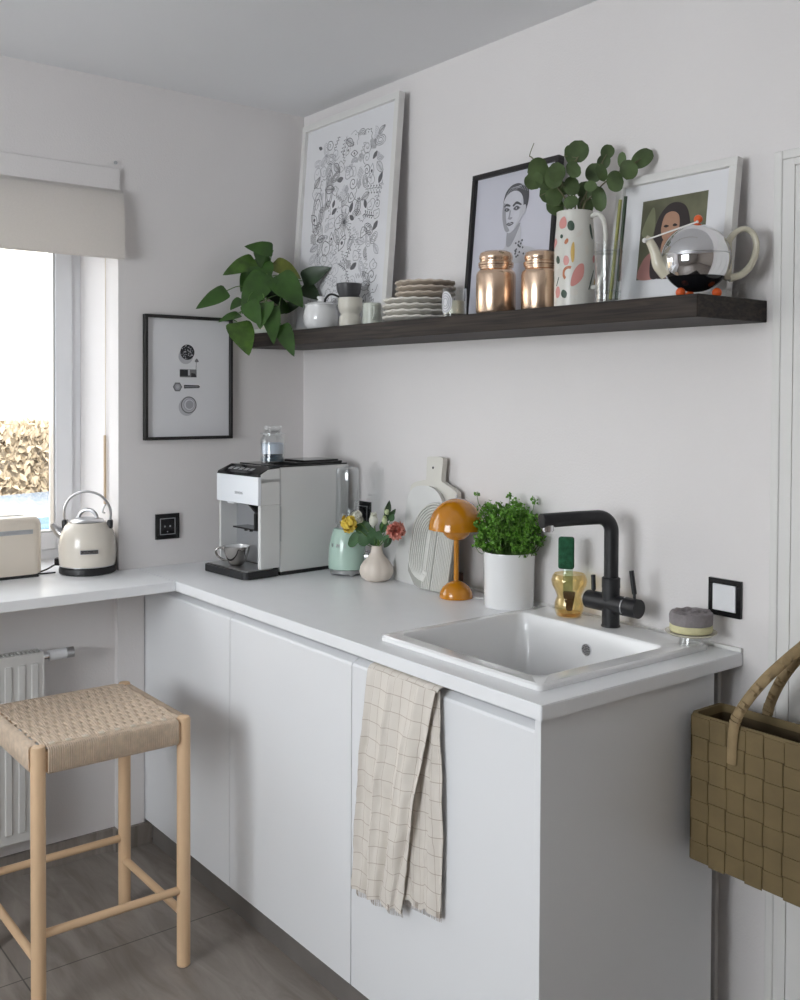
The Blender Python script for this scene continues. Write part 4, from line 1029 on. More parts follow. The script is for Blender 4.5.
ribbon(bm, [(.026, Z(1.570)), (.027, Z(1.592)), (.027, Z(1.602))], .0018, yp-.0004, 1); shape(bm, [(.022, Z(1.598)), (.036, Z(1.598)), (.031, Z(1.608)), (.026, Z(1.608))], yp, 1)
disc(bm, (-.042, Z(1.512)), .017, yp, 6, 1); disc(bm, (-.042, Z(1.512)), .011, yp-.0006, 20, 2); disc(bm, (-.042, Z(1.512)), .006, yp-.0012, 16, 3)
prism(bm, [(-.018, Z(1.507)), (.038, Z(1.509)), (.041, Z(1.513)), (.037, Z(1.518)), (-.018, Z(1.519))], 'y', yp, yp-.0005, 0); prism(bm, [(-.016, Z(1.511)), (.036, Z(1.512)), (.036, Z(1.514)), (-.016, Z(1.514))], 'y', yp-.0005, yp-.0009, 2)
disc(bm, (-.008, Z(1.444)), .030, yp, 28, 3); disc(bm, (-.001, Z(1.451)), .029, yp-.0005, 32, 1); disc(bm, (-.001, Z(1.451)), .025, yp-.001, 32, 3); disc(bm, (0, Z(1.452)), .021, yp-.0015, 32, 2); disc(bm, (0, Z(1.452)), .018, yp-.002, 32, 4); disc(bm, (.001, Z(1.452)), .0145, yp-.0025, 28, 2)
obj('coffee_gear_print', bm, ['ink', 'ink2', 'ink3', 'ink4', 'paperg'], t)

# line drawing poster, leaning
w_, h_ = .564, .748
t, yp = framed('framed_poster', 'large white framed poster of black line doodles leaning on the shelf', (.350, -.082, SH), (-math.asin(.058/.76), 0, 0), w_, h_, .022, .024, 'framew')
bm = B(); box(bm, -w_/2+.022, w_/2-.022, yp-.0006, yp, .022, h_-.022)
ol = obj('doodle_print', bm, ['paper', 'ink2', 'ink3', 'mint'], t)
bm = B(); rn = random.Random(21); yq = yp-.0008
px0, px1, pz0, pz1 = -.195, .205, .075, .665
def inb(x, z): return px0 < x < px1 and pz0 < z < pz1
cells = []
nx_, nz_ = 11, 15
for i in range(nx_):
    for j in range(nz_):
        cx_ = px0+(i+.5)*(px1-px0)/nx_+rn.uniform(-.008, .008); cz = pz0+(j+.5)*(pz1-pz0)/nz_+rn.uniform(-.01, .01)
        k = rn.choice(['leaf', 'spiral', 'eye', 'blob', 'zig', 'arc', 'rings', 'branch', 'hatch', 'leaf', 'blob', 'face', 'dark'])
        s = rn.uniform(.020, .033); rot = rn.uniform(0, 6.28)
        def T(p): return (cx_+s*(p[0]*math.cos(rot)-p[1]*math.sin(rot)), cz+s*(p[0]*math.sin(rot)+p[1]*math.cos(rot)))
        lw = rn.choice([.0014, .0018, .0024]); mi = rn.choice([1, 1, 2])
        if k == 'leaf':
            for sg in (1, -1): ribbon(bm, [T((-1, 0)), T((-.4, .45*sg)), T((.3, .4*sg)), T((1, 0))], lw, yq, mi, sm=5)
            ribbon(bm, [T((-1, 0)), T((1, 0))], lw*.8, yq, mi)
            for q in range(-3, 4): ribbon(bm, [T((q*.22, 0)), T((q*.22+.2, .3))], lw*.7, yq, mi); ribbon(bm, [T((q*.22, 0)), T((q*.22+.2, -.3))], lw*.7, yq, mi)
        elif k == 'spiral': ribbon(bm, [T((.1*q*math.cos(q*.7)*.55, .1*q*math.sin(q*.7)*.55)) for q in range(16)], lw, yq, mi, sm=3)
        elif k == 'eye':
            for sg in (1, -1): ribbon(bm, [T((-1, 0)), T((0, .5*sg)), T((1, 0))], lw, yq, mi, sm=6)
            disc(bm, T((0, 0)), s*.2, yq, 10, 1)
        elif k == 'blob':
            pp = [T((math.cos(q*PI/4)*rn.uniform(.5, 1), math.sin(q*PI/4)*rn.uniform(.5, 1))) for q in range(8)]; ribbon(bm, pp+pp[:1], lw, yq, mi, sm=4)
            ribbon(bm, [T((-.4, -.2)), T((0, .1)), T((.3, -.3))], lw*.8, yq, mi, sm=3)
        elif k == 'zig': ribbon(bm, [T((-1+q*.25, .3*(-1)**q)) for q in range(9)], lw, yq, mi, sm=2)
        elif k == 'arc':
            for q in range(1, 5): ribbon(bm, [T((.22*q*math.cos(a*.35), .22*q*math.sin(a*.35))) for a in range(10)], lw, yq, mi)
        elif k == 'rings':
            for q in (.4, .7, 1): ribbon(bm, [T((q*math.cos(a*.6283)*.6, q*math.sin(a*.6283))) for a in range(11)], lw, yq, mi)
        elif k == 'branch':
            ribbon(bm, [T((-1.2, 0)), T((1.2, .2))], lw, yq, mi)
            for q in range(-4, 5): ribbon(bm, [T((q*.25, 0)), T((q*.25+.25, .35*(-1)**q))], lw, yq, mi); disc(bm, T((q*.25+.25, .35*(-1)**q)), s*.09, yq, 8, mi)
        elif k == 'hatch':
            for q in range(-4, 5): ribbon(bm, [T((-.6+abs(q)*.1, q*.16)), T((.6-abs(q)*.1, q*.16))], lw*.8, yq, mi)
        elif k == 'face':
            ribbon(bm, [T((-.5, .9)), T((.3, .8)), T((.5, .3)), T((.8, 0)), T((.5, -.1)), T((.5, -.5)), T((.1, -.6)), T((0, -1))], lw, yq, mi, sm=3); disc(bm, T((.2, .3)), s*.07, yq, 8, 1)
        else: shape(bm, [T((-.6, 0)), T((0, .35)), T((.6, .1)), T((.1, -.3))], yq, 1, sm=3)
for q in range(22):
    a = q*2*PI/22; r_ = .045 if q % 2 else .030
    ribbon(bm, [(.005+.006*math.cos(a), .37+.006*math.sin(a)), (.005+r_*math.cos(a), .37+r_*math.sin(a))], .0014, yq-.0004, 1)
disc(bm, (.005, .37), .008, yq-.0004, 12, 1)
for o2, s2 in (((-.165, .42), (.030, .075)), ((-.10, .50), (.022, .065))):
    for q in (1, .7): ribbon(bm, [(o2[0]+s2[0]*q*math.cos(a*.3927), o2[1]+s2[1]*q*math.sin(a*.3927)) for a in range(17)], .0022, yq-.0004, 1)
obj('doodle_lines', bm, ['paper', 'ink2', 'ink3'], t)

# portrait in the black frame
w_, h_ = .338, .422
t, yp = framed('framed_portrait', 'black framed grey portrait of a woman with tied back hair', (1.141, -.060, SH), (-math.asin(.038/.42), 0, 0), w_, h_, .013, .022, 'blackfr')
bm = B(); y0_ = yp
SCL = .036
def F_(x, z): return (.002+x*.0325, .296+z*.029)
def S(pts, mi, lay, sm=5): shape(bm, [F_(*p) for p in pts], y0_-.0004*lay, mi, .0004, sm)
S([(-.6, -1.5), (-.75, -3.2), (-1.9, -4.0), (-3.1, -4.9), (3.6, -4.9), (2.6, -3.8), (1.2, -3.2), (.85, -1.4)], 3, 1)          # neck, shoulders
S([(-.55, -1.4), (-.65, -3.1), (-.2, -3.3), (.3, -2.6), (.9, -1.2), (.2, -1.6)], 2, 2)                                      # neck shadow
S([(-1.35, 1.0), (-1.1, 2.0), (-.4, 2.6), (.5, 2.65), (1.3, 2.1), (1.6, 1.2), (1.5, .1), (1.1, -.2), (.9, 1.2), (-.2, 1.9), (-1.1, 1.3)], 1, 3)   # hair cap
S([(1.15, 1.2), (1.3, 2.0), (1.62, 1.9), (1.7, 1.0), (1.5, .3)], 1, 2)                                                       # bun
S([(-1.25, 1.2), (-.6, 1.9), (.3, 1.95), (.95, 1.35), (1.15, .3), (1.05, -.6), (.6, -1.35), (-.1, -1.95), (-.65, -1.9), (-1.05, -1.2), (-1.3, -.2)], 4, 4)  # face
S([(1.1, .35), (1.4, .45), (1.45, -.1), (1.2, -.5), (1.02, -.3)], 3, 4)                                                     # ear
S([(-1.3, .9), (-1.0, .8), (-.9, -.3), (-.7, -1.2), (-.35, -1.75), (-.75, -1.85), (-1.1, -1.2), (-1.32, -.2)], 2, 6); S([(.95, 1.2), (.75, .2), (.7, -.6), (.2, -1.6), (.62, -1.3), (1.04, -.6), (1.14, .3)], 3, 5)         # shaded cheek
S([(-1.2, .58), (-.9, .88), (-.45, .70), (-.45, .54), (-.9, .64)], 1, 7); S([(-.1, .62), (.35, .92), (.92, .60), (.85, .48), (.35, .66), (0, .48)], 1, 7)    # brows
S([(-1.15, .30), (-.82, .50), (-.45, .24), (-.8, .06)], 2, 6); S([(-.05, .26), (.36, .54), (.82, .26), (.36, .04)], 2, 6); S([(-1.08, .28), (-.82, .44), (-.5, .26), (-.8, .12)], 1, 7); S([(.02, .26), (.36, .48), (.72, .26), (.36, .10)], 1, 7)     # eyes
disc(bm, F_(.36, .28), .0022, y0_-.0032, 10, 4); disc(bm, F_(-.80, .28), .0018, y0_-.0032, 10, 4)
S([(-.42, .2), (-.52, -.4), (-.6, -.62), (-.3, -.74), (-.05, -.6), (-.2, -.5), (-.38, -.5), (-.32, .1)], 2, 7)               # nose
S([(-.72, -1.12), (-.45, -1.0), (-.3, -1.05), (-.1, -.98), (.15, -1.12), (-.2, -1.32), (-.5, -1.3)], 1, 7); S([(-.6, -1.14), (-.2, -1.12), (.05, -1.13), (-.2, -1.18)], 4, 8, 3)
for q in range(6): ribbon(bm, [F_(-1.0+q*.3, 1.6+q*.12), F_(-.4+q*.32, 2.3+q*.04), F_(.3+q*.25, 2.3-q*.12)], .0009, y0_-.0028, 3, sm=3)
for q in range(16):
    disc(bm, F_(.45+rn.uniform(0, 1.1), -2.9-q*.1), .0032, y0_-.0012, 6, 1)
obj('portrait_print', bm, ['paperg', mat('portrait_dark', (.10, .10, .11), .7), mat('portrait_mid', (.34, .34, .37), .7), mat('portrait_light', (.54, .54, .58), .7), mat('portrait_face', (.60, .60, .65), .7, var=.04, scale=30)], t)
[c for c in t.children if c.name.startswith('backing')][0].data.materials[0] = mat('portrait_paper', (.60, .60, .67), .7, var=.02, scale=4)

# colour portrait in the white frame (a plain generic figure)
w_, h_ = .338, .320
t, yp = framed('framed_picture', 'white framed colour picture of a dark haired figure behind the teapot', (1.676, -.062, SH), (-math.asin(.04/.325), 0, 0), w_, h_, .020, .022, 'framew')
bm = B(); y0_ = yp
prism(bm, [(-.092, .066), (.092, .066), (.092, .258), (-.092, .258)], 'y', y0_, y0_-.0006, 0)
def Q(pts, mi, lay, sm=5): shape(bm, [(p[0]/1000, p[1]/1000) for p in pts], y0_-.0006-.0004*lay, mi, .0004, sm)
Q([(-88, 180), (-60, 240), (-50, 200), (-60, 165)], 4, 0); 
Q([(-46, 70), (-52, 150), (-44, 205), (-18, 238), (12, 242), (38, 225), (52, 180), (60, 120), (58, 70)], 1, 1)
Q([(-30, 190), (-22, 216), (-2, 222), (16, 212), (21, 188), (16, 160), (0, 142), (-16, 150), (-28, 168)], 2, 2)
Q([(-88, 68), (-78, 110), (-52, 132), (-36, 128), (-30, 100), (-28, 68)], 3, 2); Q([(-24, 152), (-12, 148), (4, 110), (0, 68), (-24, 68), (-30, 100)], 2, 2)
Q([(-50, 68), (-54, 110), (-44, 136), (-32, 130), (-26, 100), (-26, 68)], 1, 3)
Q([(-23, 188), (-18, 192), (-8, 188), (-16, 185)], 1, 4, 3); Q([(2, 188), (8, 192), (16, 187), (8, 185)], 1, 4, 3); Q([(-10, 162), (-2, 164), (6, 161), (-2, 158)], 3, 4, 3)
obj('figure_print', bm, ['olive', 'hair', 'skin', 'skin2', mat('print_green', (.24, .25, .15), .7, var=.3)], t)
# ================================================================ things on the shelf
def put(bm, x, y, z=SH):
    for v in bm.verts: v.co += Vector((x, y, z))
    return bm
# pothos
PO = thing('potted_pothos', 'trailing green pothos in a pale pot at the corner end of the shelf', 'potted plant', (.088, -.185, SH))
bo = Vector(PO.location)
bm = B(); lathe(bm, [(.040, .004), (.046, .006), (.058, .10), (.060, .118), (.056, .118), (.053, .10), (.04, .095)], 40); obj('pot', bm, 'terra', PO, True)
bm = B(); lathe(bm, [(.055, 0), (.062, .002), (.066, .014), (.063, .014), (.058, .004)], 40); obj('saucer', bm, 'sage', PO, True)
bm = B(); lathe(bm, [(.053, .096), (.053, .100), (.02, .106), (.003, .107)], 24); obj('soil', bm, 'soil', PO, True)
sm_ = B(); rn = random.Random(6)
mats_ = ['leaf', 'leafv', 'leafy', 'leafd']
for i, (a, b, w_, k) in enumerate(POTHOS):
    a = Vector(a)-bo; b = Vector(b)-bo
    root = Vector((rn.uniform(-.02, .02), rn.uniform(-.02, .02), .105))
    mid = (root+a)/2+Vector((0, -.02, .035 if a.z > .0 else .05))
    if a.z < .035 or b.z < 0:
        yf = min(a.y, -.088)
        tube(sm_, [root, Vector((a.x*.5, -.03, .128)), Vector((a.x*.9, yf, max(a.z+.02, .05))), a], .0016, 6, sub=5)
    else: tube(sm_, [root, mid, a], .0016, 6, sub=5)
    lb = B()
    fc_ = Vector((.789, -.6145, .25))+Vector((rn.uniform(-.35, .35), rn.uniform(-.35, .35), rn.uniform(-.2, .35)))
    leaf(lb, a, b, w_*1.22, fc_, 'heart', 0, .14, .18, 12)
    obj('leaf', lb, mats_[k], PO, 'all')
obj('stems', sm_, 'stemg', PO, True)
# sugar bowl
SB = thing('sugar_bowl', 'white lidded sugar bowl on the shelf beside the pothos', 'bowl', (.370, -.168, SH))
bm = B(); lathe(bm, [(.038, 0), (.044, .002), (.055, .018), (.058, .040), (.056, .064), (.052, .078), (.053, .082), (.049, .082), (.047, .075), (.04, .06)], 48); obj('bowl_body', bm, 'ceramic', SB, True)
bm = B(); lathe(bm, [(.055, .0825), (.0558, .0845), (.042, .091), (.018, .095), (.012, .098), (.010, .102), (.014, .108), (.013, .112), (.004, .1135)], 40); obj('lid', bm, 'ceramic', SB, True)
# stacked cup
CP = thing('hourglass_cup', 'cream hourglass cup on the shelf under the dark grey cup', 'cup', (.512, -.150, SH))
bm = B(); lathe(bm, [(.026, 0), (.032, .002), (.0355, .016), (.035, .034), (.030, .044), (.030, .048), (.037, .058), (.0395, .072), (.0395, .096), (.0375, .098), (.0365, .096), (.0365, .072), (.03, .055), (.02, .05)], 48); obj('cup_body', bm, 'terra', CP, True)
DC = thing('dark_cup', 'dark grey cup with a black handle stacked on the cream cup', 'cup', (.505, -.150, SH+.0983), 0)
bm = B(); lathe(bm, [(.024, 0.0004), (.030, .002), (.037, .018), (.0405, .044), (.0385, .046), (.036, .043), (.032, .02), (.02, .006)], 48); obj('cup_body', bm, 'slate', DC, True)
bm = B(); tube(bm, [(-.030, -.016, .004), (-.042, -.030, .012), (-.052, -.040, .012), (-.062, -.048, .000), (-.064, -.050, -.012)], .0036, 10, sub=5); obj('handle', bm, 'blacks', DC, True)
# mug
MG = thing('small_mug', 'small pale sage mug between cream cup and plates', 'mug', (.630, -.150, SH), -.5)
bm = B(); lathe(bm, [(.026, 0), (.0285, .002), (.030, .010), (.0285, .072), (.0265, .073), (.0255, .070), (.027, .010), (.02, .006)], 40); obj('mug_body', bm, 'sage', MG, True)
bm = B(); tube(bm, [(.028, 0, .060), (.044, 0, .060), (.048, 0, .045), (.044, 0, .028), (.028, 0, .022)], .0035, 10, sub=5); obj('handle', bm, 'sage', MG, True)
# plates
def plate_mesh(r, h, seed, m):
    bm = B(); rn = random.Random(seed); ph = rn.uniform(0, 6)
    def fn(rr, z, a): return rr*(1+.018*math.sin(a*17+ph)*(rr/r)**3+.006*math.sin(a*5+ph))
    lathe(bm, [(r*.55, 0), (r*.62, .0004), (r*.93, h*.45), (r, h*.7), (r*.99, h*.98), (r*.94, h), (r*.85, h*.62), (r*.55, h*.34), (.004, h*.33)], 90, fn=fn)
    for v in bm.verts:
        q = math.hypot(v.co.x, v.co.y)/r; v.co.z += .0016*math.sin(math.atan2(v.co.y, v.co.x)*17+ph+1.5)*max(0, q-.7)*3
    return bm
zz = SH+.0012; px_l = .840; words = ['lowest', 'second lowest', 'second highest', 'topmost']
for i in range(4):
    o = obj('scalloped_plate', put(plate_mesh(.1005, .0175, i, None), px_l+(.003 if i % 2 else -.002), -.140, zz), 'beige2', None, True)
    tag(o, 'pale ridged plate, %s of the larger lower stack on the shelf' % words[i], 'plate', 'pale plates stacked on the shelf'); zz += .0168
words = ['lowest', 'middle', 'topmost']
zz += .0012
for i in range(3):
    o = obj('scalloped_plate', put(plate_mesh(.088, .0165, 10+i, None), px_l+.030+(.003 if i % 2 else 0), -.135, zz), 'beige', None, True)
    tag(o, 'beige ridged plate, %s of the smaller upper stack on the shelf' % words[i], 'plate', 'beige plates stacked on the shelf'); zz += .0162
# candle
CD = thing('glass_candle', 'half burnt candle in a clear glass with oval label on the shelf', 'candle', (1.064, -.190, SH))
bm = B(); lathe(bm, [(.030, 0), (.0325, .002), (.0335, .078), (.0325, .080), (.0315, .078), (.0305, .010), (.02, .008)], 44); obj('glass_cup', bm, 'glass', CD, True)
bm = B(); lathe(bm, [(.020, .0085), (.030, .0105), (.0306, .045), (.028, .046), (.003, .045)], 36); obj('wax', bm, 'wax', CD, True)
bm = B(); cyl(bm, (0, 0, .045), (.001, 0, .054), .0009, 6); obj('wick', bm, 'ink', CD)
bm = B(); lm_a = -PI/2+.05; nL = 28
def cylpt(u, v, r): a = lm_a+u/.033; return Vector((r*math.cos(a), r*math.sin(a), .041+v))
c0 = bm.verts.new(cylpt(0, 0, .0342)); ringv = [bm.verts.new(cylpt(.021*math.cos(2*PI*k/nL), .030*math.sin(2*PI*k/nL), .0342)) for k in range(nL)]
for k in range(nL): bm.faces.new((c0, ringv[k], ringv[(k+1) % nL]))
for q in (.85, .62, .40):
    pr_ = None
    for k in range(25):
        a = 2*PI*k/24; A_ = bm.verts.new(cylpt(.021*q*math.cos(a), .030*q*math.sin(a), .0346)); B_ = bm.verts.new(cylpt(.021*(q-.07)*math.cos(a), .030*(q-.07)*math.sin(a), .0346))
        if pr_: f = bm.faces.new((pr_[0], A_, B_, pr_[1])); f.material_index = 1
        pr_ = (A_, B_)
obj('oval_label', bm, ['paper', 'ink3'], CD, True)
# copper jars
def copper_jar(label, x, y, s=1.0):
    t = thing('copper_jar', label, 'jar', (x, y, SH), 0, 'copper lidded jars on the shelf')
    bm = B(); lathe(bm, [(.046, 0), (.052, .002), (.0545, .008), (.0545, .106), (.052, .114), (.046, .120), (.044, .122), (.044, .128), (.048, .128), (.048, .132), (.040, .133)], 56); obj('jar_body', bm, 'copper', t, True)
    bm = B(); lathe(bm, [(.044, .1335), (.0485, .134), (.0485, .140), (.044, .143), (.044, .147), (.046, .150), (.046, .158), (.043, .167), (.032, .172), (.004, .173)], 56); obj('jar_lid', bm, 'copper', t, True)
    t.scale = (s, s, s); return t
copper_jar('shiny copper glass jar with lid, further from the patterned vase', 1.228, -.190, .95)
copper_jar('shiny copper glass jar with lid standing next to the patterned vase', 1.350, -.150, .90)
# terrazzo pitcher
vx, vy = 1.464, -.150
VS = thing('patterned_pitcher', 'white pitcher with pink, green and yellow terrazzo shapes on the shelf', 'pitcher', (vx, vy, SH))
def vr(z): 
    return .0490 if z < .15 else .0490-.006*((z-.15)/.087)
bm = B(); lathe(bm, [(.045, 0), (.0485, .002), (.0490, .01), (.0490, .15), (.0475, .175), (.0455, .20), (.0440, .225), (.0445, .236), (.0425, .237), (.0415, .225), (.0435, .19), (.046, .15), (.046, .02), (.03, .01)], 56); obj('pitcher_body', bm, 'vasew', VS, True)
bm = B(); tube(bm, [(.040, .012, .222), (.062, .016, .225), (.078, .018, .200), (.082, .018, .150), (.078, .018, .09), (.062, .014, .055), (.044, .010, .050)], .0060, 12, sub=6); obj('handle', bm, 'vasew', VS, True)
bm = B()
fa = math.atan2(-1.848, 1.675)   # side that faces the room
def vpt(u, z, off=.0007): a = fa+u/.049; r = vr(z)+off; return Vector((r*math.cos(a), r*math.sin(a), z))
def patch(pts, mi):
    P = [Vector((p[0], 0, p[1])) for p in pts]; n = len(P); out = []
    for i in range(n):
        p0, p1, p2, p3 = P[i-1], P[i], P[(i+1) % n], P[(i+2) % n]
        for k in range(4):
            t = k/4; out.append(.5*((2*p1)+(-p0+p2)*t+(2*p0-5*p1+4*p2-p3)*t*t+(-p0+3*p1-3*p2+p3)*t**3))
    c = sum(out, Vector())/len(out); cv = bm.verts.new(vpt(c.x, c.z, .0012)); vv_ = [bm.verts.new(vpt(q.x, q.z)) for q in out]
    for i in range(len(vv_)): bm.faces.new((cv, vv_[i], vv_[(i+1) % len(vv_)])).material_index = mi
def blob(u, z, a, b, rot, mi, k=5, sd=0):
    r_ = random.Random(sd); pts = []
    for i in range(k):
        t = 2*PI*i/k; q = r_.uniform(.75, 1.1); x, y = a*q*math.cos(t), b*q*math.sin(t)
        pts.append((u+x*math.cos(rot)-y*math.sin(rot), z+x*math.sin(rot)+y*math.cos(rot)))
    patch(pts, mi)
# crop coordinates of the pattern -> (u,z)
for (u, z, a, b, rot, mi) in ((-.034, .205, .013, .014, .2, 0), (-.010, .197, .008, .011, .2, 3), (-.020, .160, .005, .008, -.5, 1), (-.035, .173, .004, .005, 0, 3), (-.004, .132, .0042, .024, 0, 2),
                             (-.020, .114, .008, .013, 0, 0), (-.045, .118, .006, .010, .3, 3), (.008, .080, .011, .030, -.35, 0), (-.025, .035, .007, .010, 0, 3), (.012, .178, .010, .006, .8, 4), (.030, .140, .005, .010, .2, 4),
                             (.000, .037, .008, .007, 0, 4), (-.045, .040, .008, .014, 0, 0), (-.040, .085, .009, .012, .4, 4), (.048, .185, .005, .018, .2, 3), (.058, .12, .006, .009, 0, 0), (-.062, .16, .010, .012, 0, 0), (.07, .06, .01, .012, 0, 2), (-.075, .08, .006, .015, .3, 3)):
    blob(u, z, a*1.22, b*1.12, rot, mi, 6, int((u+1)*1e4))
pr_ = None
for k in range(13):
    a = PI*.35+PI*.95*k/12; c_ = (-.014, .083)
    A_ = bm.verts.new(vpt(c_[0]+.016*math.cos(a), c_[1]+.018*math.sin(a))); B_ = bm.verts.new(vpt(c_[0]+.010*math.cos(a), c_[1]+.011*math.sin(a)))
    if pr_: bm.faces.new((pr_[0], A_, B_, pr_[1])).material_index = 1
    pr_ = (A_, B_)
for (u, z) in ((.036, .045), (.040, .058), (.046, .070), (-.052, .055)):
    V = [bm.verts.new(vpt(u+dx, z+dz)) for dx, dz in ((0, 0), (.003, -.001), (.013, .022), (.010, .023))]; bm.faces.new(V).material_index = 3
obj('printed_pattern', bm, ['pinkp', 'rustp', 'yelp', 'grnp', 'beige2'], VS, True)
# eucalyptus
elab = ['eucalyptus branch reaching out to the left of the pitcher', 'low eucalyptus branch hanging over the black frame', 'upright eucalyptus branch in the middle of the pitcher', 'tall eucalyptus branch right of the middle one', 'longest eucalyptus branch reaching right over the white frame']
rn = random.Random(9)
for i, (pts, lv) in enumerate(EUCA):
    inside = Vector((vx+rn.uniform(-.02, .02), vy+rn.uniform(-.02, .02), SH+.02))
    t = thing('eucalyptus_branch', elab[i], 'branch', inside, 0, 'eucalyptus branches in the patterned pitcher')
    nk = Vector((vx+.012*(i-2), vy, SH+.232))-inside
    P_ = [Vector((0, 0, 0)), nk]+[Vector(p)-inside for p in pts[1:]]
    bm = B(); tube(bm, P_, [.0022, .0020, .0016, .0009], 8, sub=5); obj('stem', bm, 'eucas', t, True)
    sp_ = smoothpts(P_, 8)
    lb = B(); tb = B()
    for (c, a, b, an) in lv:
        c = Vector(c)-inside
        near = min(sp_, key=lambda q: (q-c).length)
        R3 = Vector((.6145, .789, 0)); ar = math.radians(an)
        ax_ = R3*math.cos(ar)+Vector((0, 0, 1))*math.sin(ar)
        L2, W2 = (b, a) if b > a else (b, a)
        s_ = c-ax_*b; e_ = c+ax_*b
        fcv = Vector((.789, -.6145, .1))+Vector((rn.uniform(-.4, .4), rn.uniform(-.4, .4), rn.uniform(-.3, .5)))
        lf_ = B(); leaf(lf_, s_-ax_*b*.1, e_+ax_*b*.14, a*2.3, fcv, 'round', 0, .10, .15, 9); obj('leaf', lf_, 'euca', t, 'all')
        tube(bm if False else tb, [near, s_+(near-s_)*.2, s_], .0009, 5)
    obj('leaf_stalks', tb, 'eucas', t, True); lb.free()
# drinking glass with two green straws
DG = thing('drinking_glass', 'tall clear drinking glass between pitcher and white frame', 'glass', (1.588, -.170, SH))
bm = B(); lathe(bm, [(.026, 0), (.0285, .002), (.0325, .140), (.0325, .148), (.0310, .148), (.0308, .140), (.027, .014), (.015, .011)], 44); obj('glass_body', bm, 'glass', DG, True)
bm = B(); lathe(bm, [(.0326, .122), (.0335, .1235), (.0335, .1255), (.0326, .127)], 44, closed=True, cap=False); lathe(bm, [(.0290, .03), (.0297, .031), (.0297, .033), (.029, .034)], 44, closed=True, cap=False); obj('glass_bands', bm, 'glassf', DG, True)
for i, (dx, top, m, l_) in enumerate(((.0, (1.605, -.150, 1.945), 'yelp', 'yellow-green straw standing in the drinking glass'), (.004, (1.622, -.152, 1.950), 'leafd', 'dark green straw standing in the drinking glass'))):
    bm = B(); tube(bm, [(1.590+dx*2, -.165+.012*i, SH+.014), top], .0042, 10)
    tag(obj('drinking_straw', bm, m if m != 'yelp' else mat('straw_green', (.30, .30, .09), .4), None, True), l_, 'straw', 'straws in the drinking glass')
# teapot
TP = thing('chrome_teapot', 'round chrome teapot with ivory spout and handle at the shelf end', 'teapot', (1.822, -.160, SH), KA)
R0 = .0735; cz_ = .086
bm = B(); lathe(bm, [(max(.0005, R0*math.sin(PI*k/32)), cz_-R0*math.cos(PI*k/32)) for k in range(10, 33)], 64); obj('chrome_shell', bm, 'chrome', TP, True)
bm = B(); lathe(bm, [(max(.0005, (R0-.001)*math.sin(PI*k/32)), cz_-(R0-.001)*math.cos(PI*k/32)) for k in range(0, 11)], 64); obj('black_base', bm, 'blackpl', TP, True)
bm = B(); lathe(bm, [(R0-.001, cz_+.006), (R0+.0009, cz_+.0066), (R0+.0009, cz_+.0076), (R0-.001, cz_+.008)], 64, closed=True, cap=False); obj('shell_seam', bm, 'steel', TP, True)
for a in (PI*.5, PI*1.17, PI*1.83):
    bm = B(); ball(bm, (.045*math.cos(a), .045*math.sin(a), .0105), .0105, 0, 16, 12); obj('ball_foot', bm, 'orange', TP, True)
bm = B(); cyl(bm, (0, 0, cz_+R0-.002), (0, 0, cz_+R0+.004), .005, 14); ball(bm, (.004, 0, cz_+R0+.011), .0095, 0, 16, 12); obj('lid_knob', bm, 'orange', TP, True)
bm = B(); tube(bm, [(.066, 0, .118), (.084, 0, .142), (.105, 0, .150), (.124, 0, .138), (.130, 0, .108), (.120, 0, .075), (.098, 0, .052), (.072, 0, .044)], [.010, .0085, .008, .0085, .009, .010, .0105, .012], 14, sub=7, flat=.75); box(bm, .060, .076, -.009, .009, .040, .125, .004); obj('handle', bm, 'ivory', TP, True)
bm = B(); tube(bm, [(-.062, 0, .052), (-.080, 0, .072), (-.088, 0, .098), (-.100, 0, .122), (-.110, 0, .130)], [.016, .014, .011, .009, .007], 16, sub=6); obj('spout', bm, 'ivory', TP, True)
bm = B(); cyl(bm, (-.112, -.004, .124), (-.020, -.075, .152), .0018, 8); ball(bm, (-.112, -.004, .124), .0055, 0, 12, 8); ball(bm, (-.020, -.075, .152), .003, 0, 8, 6); obj('drip_rod', bm, 'trimw', TP, True)

# ================================================================ dish towel
bm = B(); uvl = bm.loops.layers.uv.new('UVMap')
def sheet(xt0, xt1, xb0, xb1, zt, zb0, zb1, y_off, amp, nf, ph, th=.0016, u0=0, bulge=0):
    NX, NZ = 64, 60; G_ = [[None]*(NZ+1) for _ in range(NX+1)]; UV = {}
    for sgn in (0, 1):
        for i in range(NX+1):
            s = i/NX
            for j in range(NZ+1):
                t = j/NZ
                env = .35+.65*min(1, t*2.2)
                x = (xt0+(xt1-xt0)*s)*(1-t)+(xb0+(xb1-xb0)*s)*t+.004*math.sin(s*20+t*5+ph)
                zb = zb0+(zb1-zb0)*s+.006*math.sin(s*15+ph)
                z = zt+(zb-zt)*t
                f = math.sin(s*nf*2*PI+ph+1.0*math.sin(t*3+ph)+t*1.3)*.6+math.sin(s*nf*4.7*PI+ph*2+t*1.5)*.25+.7*noise.noise(Vector((s*6, t*7, ph)))+.35*noise.noise(Vector((s*14, t*22, ph)))
                y = y_off-amp*env*(f+1)-bulge*math.sin(PI*t)
                if j == 0: y = y_off-amp*.2*(f+1)
                v = bm.verts.new((x, y+th*sgn, z)); G_[i][j] = v; UV[v] = (u0+s*.36, t*abs(zt-zb0))
        for i in range(NX):
            for j in range(NZ):
                f_ = bm.faces.new((G_[i][j], G_[i+1][j], G_[i+1][j+1], G_[i][j+1]))
                for lp in f_.loops: lp[uvl].uv = UV[lp.vert]
sheet(1.405, 1.548, 1.402, 1.558, .868, .375, .391, -.640, .006, 2.0, 4.0, u0=.37)
